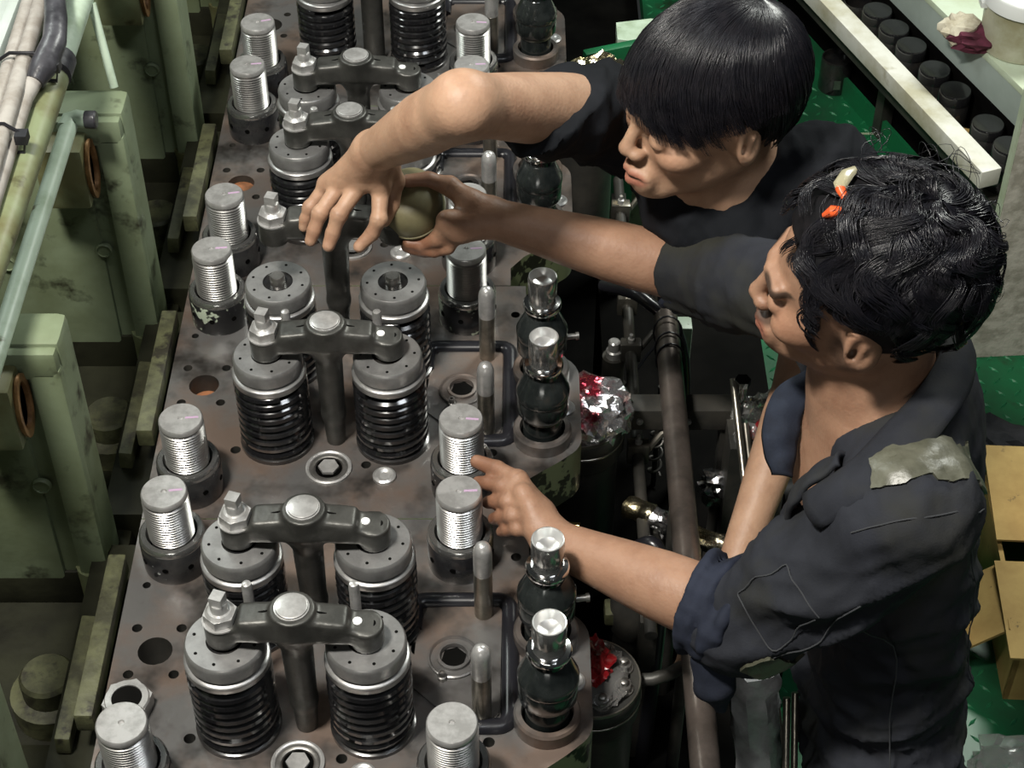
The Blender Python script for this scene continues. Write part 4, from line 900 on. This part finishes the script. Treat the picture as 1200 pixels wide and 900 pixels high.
# coverall
S = SDF((.10,1.02,-.78), (.64,1.80,.44), .006)
S.cone((.425,1.375,.27), (.445,1.34,.08), .098, .095, .02, sq=((0,1,0), 1.45)); S.cone((.445,1.34,.08), (.458,1.28,-.15), .092, .100, .03, sq=((0,1,0), 1.45))
S.cone((.395,1.215,.315), (.43,1.37,.315), .060, .070, .03); S.cone((.43,1.37,.315), (.365,1.545,.295), .070, .060, .03)
S.cone((.46,1.19,-.18), (.49,1.15,-.45), .095, .080, .03); S.cone((.49,1.15,-.45), (.50,1.14,-.70), .075, .068, .02)
S.cone((.46,1.36,-.18), (.49,1.39,-.45), .095, .080, .03); S.cone((.49,1.39,-.45), (.50,1.41,-.70), .075, .068, .02)
L0, L1, L2 = [np.array(p) for p in aL]; R0_, R1_, R2_ = [np.array(p) for p in aR]
fL = nv(L2-L1); fR = nv(R2_-R1_)
S.cone(L0 + (.012,0,-.006), L0*.45 + L1*.55 + np.array((.012,-.006,-.006)), .068, .070, .03); S.cone(L0*.45 + L1*.55 + np.array((.012,-.006,-.006)), L1 + (.006,-.004,-.006), .070, .062, .02)
capped(S, L1 + (.006,-.004,-.004), L1 + fL*.030, .060, .058, .02)
S.cone(R0_, R1_*.6 + R0_*.4, .064, .060, .03); capped(S, R1_*.6 + R0_*.4, R1_ + fR*.012, .060, .053, .02)
# open neck
S.cone(neck1 + (.0,0,.05), (.335,1.375,.30), .060, .050, .02, 'sub'); S.cone((.335,1.375,.30), (.325,1.37,.20), .045, .020, .02, 'sub'); S.cone(HD1.w((-.02,0,-.06)), neck1, .066, .066, .02, 'sub')
V, F = S.mesh(); del S
V = smooth_mesh(V, F, 2)
onarmL = np.clip(1.4 - np.linalg.norm(V - (L0*.35+L1*.65), axis=1)/.12, 0, 1); low = np.clip((.22-V[:, 2])/.2, 0, 1)
V = folds(V, F, .0075, 21, 30, (1, .2, -1.0), .40 + .7*onarmL); V = folds(V, F, .011, 5, 22, (0, .15, 1), low*(1-onarmL)); V = folds(V, F, .0018, 33, 75)
cov_V, cov_F = V, F
cv = part('coverall', V, F, 'coverall_navy', B1, P1)
# rolled cuffs
def cuff(c, d, r, seed, name, parent, width=.045, layers=3):
    d = nv(d); S = SDF(np.array(c) - .12, np.array(c) + .12, .004); a = nv(np.cross(d, (0,0,1))); b = np.cross(d, a)
    rg = np.random.default_rng(seed)
    for l in range(layers):
        t0 = -width*.5 + width*(l+.5)/layers
        prev = None; n = 18
        for i in range(n+1):
            an = 2*PI*i/n; wob = .004*math.sin(an*2 + l*2 + seed)
            p = np.array(c) + d*(t0 + wob*1.2) + (a*math.cos(an) + b*math.sin(an))*(r - .0045 + .002*math.sin(3*an + l*1.7 + seed))
            if prev is not None: S.cone(prev, p, .0098, .0098, .0015)
            prev = p
    V, F = S.mesh(); V = smooth_mesh(V, F, 1); V = folds(V, F, .0030, seed, 42, d)
    return part(name, V, F, 'cuff_navy', B1, parent)
cf = cuff(L1 + fL*.020, fL, .058, 3, 'rolled_cuff', cv, .056, 4); cf = cuff(R1_ + fR*.006, fR, .051, 8, 'rolled_cuff', cv, .030, 2)
# hanging tail of the cuff
S = SDF((.15,1.10,-.06), (.34,1.30,.14), .004)
q0 = L1 + fL*.03 + np.array((0,-.045,-.035))
S.cone(q0, q0 + (.006,-.012,-.04), .016, .014, .01, sq=((1,0,0), 1.7)); S.cone(q0 + (.006,-.012,-.04), q0 + (.014,-.016,-.075), .013, .006, .01, sq=((1,0,0), 1.5))
V, F = S.mesh(); V = folds(V, F, .002, 4, 70); part('cuff_tail', V, F, 'cuff_navy', B1, cv)
# collar and lapels: cloth sheets
def cr(P, n):
    P = [np.array(p, float) for p in P]; out = []
    for i in range(n+1):
        t = i/n*(len(P)-1); j = min(int(t), len(P)-2); u = t-j; p0 = P[max(j-1, 0)]; p1 = P[j]; p2 = P[j+1]; p3 = P[min(j+2, len(P)-1)]
        out.append(.5*(2*p1 + (p2-p0)*u + (2*p0-5*p1+4*p2-p3)*u*u + (3*p1-p0-3*p2+p3)*u**3))
    return out
def sheet(name, A, B, m, parent, bulge=.008, thick=.004, n=28, w=8, base=B1, wob=.0015):
    A = cr(A, n); B = cr(B, n); G = np.zeros((n+1, w+1, 3))
    for i in range(n+1):
        for j in range(w+1):
            v = j/w; G[i, j] = A[i]*(1-v) + B[i]*v
    du = np.gradient(G, axis=0); dv = np.gradient(G, axis=1); N_ = np.cross(du, dv); N_ /= np.linalg.norm(N_, axis=2)[..., None] + 1e-9
    if N_[..., 2].mean() < 0: N_ = -N_
    vv = np.linspace(0, 1, w+1)[None, :]; uu = np.linspace(0, 1, n+1)[:, None]
    G = G + N_*(bulge*np.sin(PI*vv)*(0*uu+1) + wob*np.sin(9*uu*PI + 4*vv))[..., None]
    V = np.concatenate([(G + N_*thick*.5).reshape(-1, 3), (G - N_*thick*.5).reshape(-1, 3)]); F = []; K = (n+1)*(w+1); id_ = lambda i, j: i*(w+1)+j
    for i in range(n):
        for j in range(w):
            q = (id_(i,j), id_(i+1,j), id_(i+1,j+1), id_(i,j+1)); F.append(q); F.append(tuple(K+x for x in reversed(q)))
    bd = [(i, 0) for i in range(n)] + [(n, j) for j in range(w)] + [(i, w) for i in range(n, 0, -1)] + [(0, j) for j in range(w, 0, -1)]
    for k in range(len(bd)):
        p = id_(*bd[k]); q = id_(*bd[(k+1) % len(bd)]); F.append((q, p, K+p, K+q))
    return part(name, V, np.array(F), m, base, parent)
sheet('collar', [(.345,1.478,.335), (.40,1.462,.372), (.443,1.43,.392), (.455,1.385,.402), (.446,1.345,.402), (.418,1.303,.392), (.378,1.262,.376), (.337,1.236,.346), (.303,1.235,.310)],
      [(.340,1.520,.325), (.415,1.495,.362), (.480,1.45,.368), (.496,1.385,.372), (.482,1.325,.380), (.446,1.262,.388), (.399,1.210,.378), (.348,1.184,.348), (.318,1.196,.300)], 'coverall_navy', cv, .010, .006)
sheet('collar_flap', [(.345,1.425,.320), (.294,1.409,.292), (.277,1.359,.270), (.287,1.325,.245)], [(.350,1.410,.318), (.326,1.389,.285), (.317,1.360,.262), (.309,1.325,.240)], 'denim_collar', cv, .008, .007)
sheet('front_flap', [(.337,1.245,.345), (.303,1.240,.308), (.292,1.250,.24), (.300,1.26,.16)], [(.352,1.275,.330), (.322,1.285,.290), (.310,1.30,.22), (.315,1.31,.15)], 'coverall_navy', cv, .006, .006)
# reflective shoulder patch and sleeve strip, pocket and seams lying on the cloth
N = normals(cov_V, cov_F)
from mathutils.bvhtree import BVHTree
bvh = BVHTree.FromPolygons([tuple(p) for p in cov_V], [tuple(int(i) for i in f) for f in cov_F])
def cloth_patch(name, quad, m, nu=44, nv_=18, off=.0036, parent=None, jag=0):
    q = [np.array(p) for p in quad]; V = []; F = []
    for lay in (off, -.002):
        for i in range(nu+1):
            for j in range(nv_+1):
                u, v = i/nu, j/nv_; p = (q[0]*(1-u)+q[1]*u)*(1-v) + (q[3]*(1-u)+q[2]*u)*v
                lc, nn, _, _ = bvh.find_nearest(Vector(p)); V.append(np.array(lc + nn*lay))
    K = (nu+1)*(nv_+1); id_ = lambda i, j: i*(nv_+1)+j
    for i in range(nu):
        for j in range(nv_):
            f = (id_(i,j), id_(i,j+1), id_(i+1,j+1), id_(i+1,j)); F.append(f); F.append(tuple(K+x for x in reversed(f)))
    bd = [(i, 0) for i in range(nu)] + [(nu, j) for j in range(nv_)] + [(i, nv_) for i in range(nu, 0, -1)] + [(0, j) for j in range(nv_, 0, -1)]
    for k in range(len(bd)):
        p = id_(*bd[k]); r_ = id_(*bd[(k+1) % len(bd)]); F.append((p, r_, K+r_, K+p))
    o = part(name, np.array(V), np.array(F), m, B1, parent or cv); o.data.polygons.foreach_set('use_smooth', [True]*len(o.data.polygons)); o.data.set_sharp_from_angle(angle=R(50)); return o
cloth_patch('shoulder_patch', [(.345,1.222,.40), (.510,1.270,.36), (.505,1.210,.34), (.345,1.180,.385)], 'patch_reflective')
ax = nv(L1-L0); dn = nv(np.array((.15,-.7,-.7))); dn = nv(dn - ax*(dn @ ax)); ot = np.cross(ax, dn)
cA = L0 + (L1-L0)*.86; cB = L1 + np.array((.004,-.004,-.004))
cloth_patch('sleeve_strip', [cA + dn*.09 - ot*.055, cA + dn*.09 + ot*.055, cB + dn*.08 + ot*.05, cB + dn*.08 - ot*.05], 'patch_reflective', 30, 16)
fc = nv(np.array((-.25,-.75,.60))); fc = nv(fc - ax*(fc @ ax)); o2 = np.cross(ax, fc); cA = L0 + (L1-L0)*.48; cB = L0 + (L1-L0)*.80
pk = [cA + fc*.07 - o2*.040, cA + fc*.07 + o2*.036, cB + fc*.07 + o2*.040, cB + fc*.07 - o2*.046, cA + fc*.07 - o2*.040]
def seam(name, guide, m='stitch', r=.0009):
    out = []
    for i in range(len(guide)-1):
        for k in range(14):
            p = np.array(guide[i])*(1-k/14) + np.array(guide[i+1])*k/14; lc, nn, _, _ = bvh.find_nearest(Vector(p)); out.append(np.array(lc + nn*.0012) - np.array(B1))
    o = [out[0]]
    for p in out[1:]:
        if np.linalg.norm(p-o[-1]) > .004: o.append(p)
    for _ in range(2): o = [o[0]] + [(o[i-1]+o[i]*2+o[i+1])/4 for i in range(1, len(o)-1)] + [o[-1]]
    obj(name, MB().tube([Vector(p) for p in o], r, 6), m, cv)
seam('pocket_stitch', pk)
seam('shoulder_seam', [(.34,1.165,.33), (.40,1.16,.36), (.46,1.19,.34), (.48,1.22,.28)])
seam('side_seam', [(.40,1.14,.18), (.42,1.15,.05), (.44,1.12,-.10)])
seam('back_seam', [(.50,1.25,.26), (.53,1.27,.12), (.545,1.25,-.05)])
seam('sleeve_seam', [(.36,1.12,.25), (.32,1.13,.19), (.28,1.15,.13)])
def shoe(x, y, base, parent):
    S = SDF((x-.20,y-.08,-.78), (x+.09,y+.08,-.61), .006); S.cone((x,y,-.705), (x-.12,y,-.715), .045, .036, .02); S.cone((x-.01,y,-.70), (x-.01,y,-.655), .045, .048, .02); S.plane((0,0,-.748), (0,0,-1))
    V, F = S.mesh(); part('boot', V, F, 'shoe_black', base, parent)
for y in (1.14, 1.41): shoe(.52, y, B1, P1)

# hair: cap plus wavy locks
def hair_cap(H, parent, base, rad, cen, front, ear_u, back_u, skew=0.0):
    S = SDF(H.C - .20, H.C + .20, .004)
    S.ell(H.w(cen), rad, H.A, .004)
    sl, X, Y, Z = S._sl(S.lo, S.lo + S.h*S.n)
    X, Y, Z = np.broadcast_arrays(X, Y, Z); q = H.loc(np.stack([X, Y, Z], -1).reshape(-1, 3)); f_, l_, u_ = q[:, 0], q[:, 1], q[:, 2]
    lim = np.where(f_ > .0, ear_u + (front-ear_u)*np.clip(f_/.075, 0, 1)**1.6, ear_u + (back_u-ear_u)*np.clip(-f_/.06, 0, 1))
    lim = lim - skew*np.clip(l_, -.035, .045)*np.clip(f_/.05, 0, 1)
    lim = lim + .006*np.sin(l_*90 + f_*60)
    e = (lim - u_).reshape(X.shape).astype(np.float32)
    S._op(tuple(slice(None) for _ in range(3)), e[:S.d.shape[0], :S.d.shape[1], :S.d.shape[2]], .008, 'int')
    V, F = S.mesh(); V = smooth_mesh(V, F, 1); V = folds(V, F, .0022, 40, 75)
    return part('hair', V, F, 'hair_black', base, parent)
h1 = hair_cap(HD1, P1, B1, (.105,.087,.100), (-.018,0,.044), .088, .018, -.100)
def ell_pt(cen, rad, az, el, tilt=.45):
    x, y, z = math.cos(el)*math.cos(az), math.cos(el)*math.sin(az), math.sin(el); a = tilt*max(0, z)**2; c_, s_ = math.cos(a), math.sin(a)
    return np.array(cen) + np.array(rad)*np.array((x*c_ - z*s_, y, x*s_ + z*c_))
rg = np.random.default_rng(3)
locks = []
for i in range(380):
    az = rg.uniform(-PI, PI); el = math.asin(rg.uniform(-.75, 1)) if i > 60 else rg.uniform(1.1, 1.56)
    locks.append((az, el, rg.uniform(.45, .95), rg.normal(0, .22), 2.2*math.sin(az*1.5) + 2*el + rg.normal(0, .5), rg.uniform(.05, .13), rg.uniform(5, 8), rg.uniform(0, 1)**2*.15))
def gen1(i):
    az, el, ln, dr, ph, am, fr, lift = locks[i % len(locks)]
    cl0 = max(.22, math.cos(el)); az += rg.normal(0, .030)/cl0; el += rg.normal(0, .030); ph += rg.normal(0, .06)
    cen, rad = np.array((-.018,0,.044)), np.array((.105,.087,.100)); P = []
    sg = 1 if az > 0 else -1; fr_ = max(0, math.cos(az)); cl = max(.30, math.cos(el - ln*.4))
    for k in range(13):
        t = k/12
        e2 = el - ln*t*(1 - .30*fr_) + .06*math.sin(fr*t + ph)*t
        a2 = az + (sg*.45*fr_*t*ln + dr*.5*t + am*math.sin(fr*t + ph) - am*math.sin(ph))/cl
        p = ell_pt(cen, rad*(1.008 + lift*math.sin(min(1, t*1.3)*PI*.7) + .028*max(0, math.cos(fr*t + ph))), a2, e2)
        if p[0] > .055 and p[2] < .066: break
        if p[2] < .036 and -.040 < p[0] < .03: break
        if p[2] < -.098: break
        P.append(p + rg.normal(0, .0002, 3))
    return P if len(P) > 4 else None
me = strands(HD1, 13000, gen1, .00055, 'hair_locks', P1); o = link('hair_locks', me, h1); o.location = Vector((0,0,0)) - Vector(B1); o['kind'] = 'stuff'
# loose curls standing off the back of the head and the forelock
curls = [((-.095,-.03,.10),(-1,-.1,.1)), ((-.10,.03,.07),(-1,.5,-.3)), ((-.11,.0,.05),(-1,.2,-.8)), ((.01,-.07,.115),(.0,-1,.4)), ((-.04,-.075,.11),(-.4,-1,.4)), ((-.07,-.05,.12),(-.7,-.6,.5))]
def gen2(i):
    c, d = curls[i % len(curls)]; d = nv(d) ; up = nv(np.cross(d, (.2,.3,1))); w2 = np.cross(d, up); P = []; R_ = .008 + .005*(i % 3); ph = (i*1.7) % 6
    c = np.array(c) + rg.normal(0, .005, 3)
    for k in range(14):
        t = k/13; P.append(c + d*(.028*math.sin(t*2.6)) + up*R_*math.sin(t*5+ph) + w2*(R_*math.cos(t*5+ph)) + np.array((0,0,-.02*t*t)) + rg.normal(0, .0004, 3))
    return P
me = strands(HD1, 30, gen2, .00045, 'loose_curls', P1); o = link('loose_curls', me, h1); o.location = Vector((0,0,0)) - Vector(B1); o['kind'] = 'stuff'
hc = thing('hair_clip', 'orange and pale plastic clip caught in the wavy black hair', 'hair clip', tuple(HD1.w((.030,.030,.128))))
def hl(p): return Vector(HD1.w(p)) - Vector(HD1.w((.030,.030,.128)))
def cs(f_, l_, r_=.006):        # a point just off the hair surface
    return hl((f_, l_, .044 + .100*math.sqrt(max(0, 1 - ((f_+.018)/.105)**2 - (l_/.087)**2)) + r_))
obj('clip_band', MB().tube([cs(.020,-.030,.004), cs(.026,-.012,.009), cs(.030,.004,.010), cs(.028,.014,.006)], [.004,.007,.007,.003], 10, flat=.5), 'clip_pale', hc)
obj('clip_tooth', MB().tube([cs(.034,.004,.008), cs(.028,.012,.010), cs(.022,.020,.006)], [.002,.005,.003], 10), 'clip_orange', hc); obj('clip_tooth', MB().tube([cs(.040,.030,.004), cs(.032,.032,.009), cs(.024,.030,.005)], [.003,.0062,.004], 10), 'clip_orange', hc)

# ------------------------------------------------------------------ person in the black T-shirt
HD2 = Head((.2341,1.7411,.4453), (-.925,-.377,-.05), (.378,-.926,-.014), (-.041,-.031,.999))
B2 = (.60, 2.06, -.75)
P2 = thing('person', 'person in a black t-shirt behind, hand pressing on the lifted valve bridge', 'person', B2)
neck2 = np.array((.268,1.778,.312))
S = SDF((-.30,1.36,-.17), (.50,1.95,.62), .0025)
build_head(S, HD2, neck2, .054)
bR = H2R['arm']; bL = H2L['arm']; H2R['dirt'] = .25
S.cone(neck2, (.31,1.83,.20), .062, .085, .03)
S.cone(neck2, bR[0], .055, .050, .03); S.cone(neck2, bL[0], .055, .050, .03)
limb(S, bR[0], bR[1], [.047,.045,.040,.0330], .012); limb(S, bR[1], bR[2], [.0310,.0375,.0375,.0335,.0290,.0255], .03)
limb(S, bL[0], bL[1], [.048,.044,.038,.033], .012); limb(S, bL[1], bL[2], [.033,.0335,.0305,.0265,.0235,.0215], .012)
build_hand(S, H2R, bR[2], bR[1], -1, 1.04)
w_ = np.array(bL[2]); fd = nv(np.array(bL[2]) - np.array(bL[1])); sdv = nv(np.cross(fd, (0,0,1))); HL = {}
for k, o_, ln in (('idx', -.026, .075), ('mid', -.009, .078), ('rng', .009, .074), ('pky', .025, .066)):
    p0 = w_ + fd*ln + sdv*o_; HL[k] = [p0, p0 + fd*.026 + np.array((0,0,-.020)), p0 + fd*.020 + np.array((0,0,-.042)), p0 + fd*.004 + np.array((0,0,-.050))]
HL['thb'] = [w_ + fd*.03 - sdv*.026, w_ + fd*.055 - sdv*.040 + np.array((0,0,-.010)), w_ + fd*.068 - sdv*.034 + np.array((0,0,-.034)), w_ + fd*.066 - sdv*.020 + np.array((0,0,-.052))]
build_hand(S, HL, w_, bL[1], 1)
V, F = S.mesh(); del S
V = smooth_mesh(V, F, 1, .4)
C = paint_skin(V, (.425,.262,.172), HD2, (H2R, HL))
part('body', V, F, 'skin', B2, P2, C)
# T-shirt
S = SDF((-.02,1.60,-.20), (.74,2.20,.46), .006)
sax = nv(np.array(bL[0]) - np.array(bR[0]))
S.cone((.285,1.80,.265), (.37,1.88,.11), .085, .098, .03, sq=(sax, 1.35)); S.cone((.37,1.88,.11), (.52,2.00,-.10), .098, .105, .03, sq=(sax, 1.35))
S.cone((.272,1.790,.305), np.array(bR[0]) + (.01,.005,-.01), .072, .062, .03); S.cone((.285,1.785,.300), np.array(bL[0]) + (-.005,.0,.0), .076, .068, .03); S.cone((.225,1.765,.270), (.30,1.70,.25), .060, .060, .03)
bR0, bR1 = np.array(bR[0]), np.array(bR[1]); bL0, bL1 = np.array(bL[0]), np.array(bL[1])
capped(S, bR0, bR0 + (bR1-bR0)*.56, .062, .060, .03); capped(S, bL0, bL0 + (bL1-bL0)*.60, .058, .058, .03)
S.cone(HD2.w((-.02,0,-.06)), neck2 + (-.002,-.005,.022), .056, .056, .012, 'sub')
V, F = S.mesh(); del S; V = smooth_mesh(V, F, 2)
V = folds(V, F, .0042, 51, 32, sax); V = folds(V, F, .0014, 53, 85)
ts = part('t_shirt', V, F, 'shirt_black', B2, P2)
S = SDF(neck2 - .12, neck2 + .12, .004); prev = None
for i in range(25):
    an = 2*PI*i/24; p = neck2 + np.array((-.006,-.008,.036)) + .062*math.cos(an)*nv((-.8,-.5,.0)) + .062*math.sin(an)*sax + np.array((0,0,-.026*math.cos(an)))
    if prev is not None: S.cone(prev, p, .0075, .0075, .003)
    prev = p
V, F = S.mesh(); part('neckband', V, F, 'shirt_black', B2, ts)
S = SDF((.38,1.80,-.78), (.80,2.32,.0), .008)
S.cone((.52,2.00,-.10), (.56,2.03,-.18), .108, .108, .03, sq=(sax, 1.3))
S.cone((.57,1.97,-.20), (.60,1.95,-.70), .085, .062, .03); S.cone((.58,2.10,-.20), (.60,2.17,-.70), .085, .062, .03)
V, F = S.mesh(); V = folds(V, F, .005, 61, 30); part('trousers', V, F, 'trouser_dark', B2, P2)
for y in (1.95, 2.17): shoe(.62, y, B2, P2)
# bowl-cut hair with a fringe
h2 = hair_cap(HD2, P2, B2, (.108,.088,.098), (-.016,0,.042), .026, .030, -.060, skew=.60)
rg = np.random.default_rng(5)
cl2 = [(rg.uniform(-PI, PI), rg.normal(0, .06), rg.uniform(.85, 1.15), rg.uniform(.0, .022)) for _ in range(260)]
def gen3(i):
    az, bend, le, lift = cl2[i % len(cl2)]; az += rg.normal(0, .04)
    cen, rad = np.array((-.016,0,.042)), np.array((.108,.088,.098)); P = []
    ca = math.cos(az); front = max(0, ca)
    endel = -.03 - .56*max(0, math.sin(az + .12))*front if ca > 0 else -.20 - .75*min(1, -ca*1.3)
    if .75 < abs(az) < 1.9: endel = -.02 - .25*max(0, ca)
    st = rg.choice([1.56, 1.45, 1.2, .9, .5]) ; endel = max(endel*le, endel-.12) if ca > 0 else endel*le
    tw = .5*math.exp(-((st-1.5)/.5)**2); q = 0.06*math.sin(i*.37)
    for k in range(11):
        t = k/10; el = st + (endel-st)*t; a2 = az - .35*(1-t)*tw + bend*2.2*t + q*math.sin(3*t) + .42*front*t*t
        p = ell_pt(cen, rad*(1.004 + lift*(.3 + .9*math.sin(t*PI*.9))), a2, el)
        p = p + np.array((.010*front*t*t, 0, -.004*t*t)) + (nv((p-cen)/rad**2)*.006*t**3*(lift/.012))
        P.append(p + rg.normal(0, .00025, 3))
    return P
me = strands(HD2, 5600, gen3, .00062, 'hair_locks', P2); o = link('hair_locks', me, h2); o.location = Vector((0,0,0)) - Vector(B2); o['kind'] = 'stuff'

# ------------------------------------------------------------------ the thing being handed over
ob = thing('rubber_puck', 'olive rubber puck with a seam held between the two hands', 'puck', (-.128, 1.785, .262)); ob.rotation_euler = (R(18), R(-14), 0)
obj('puck_body', MB().lathe([(.001,-.036),(.022,-.035),(.034,-.028),(.0405,-.014),(.0415,-.006),(.0415,.010),(.038,.024),(.030,.033),(.018,.037),(.001,.0375)], 40, Matrix.Diagonal((1, 1.1, 1, 1)), cap0=False, cap1=False), 'object_olive', ob)
obj('seam_ring', MB().lathe([(.0412,-.0105),(.0424,-.0095),(.0424,-.0080),(.0412,-.0070)], 40, Matrix.Diagonal((1, 1.1, 1, 1)), cap0=False, cap1=False), 'object_olive', ob)
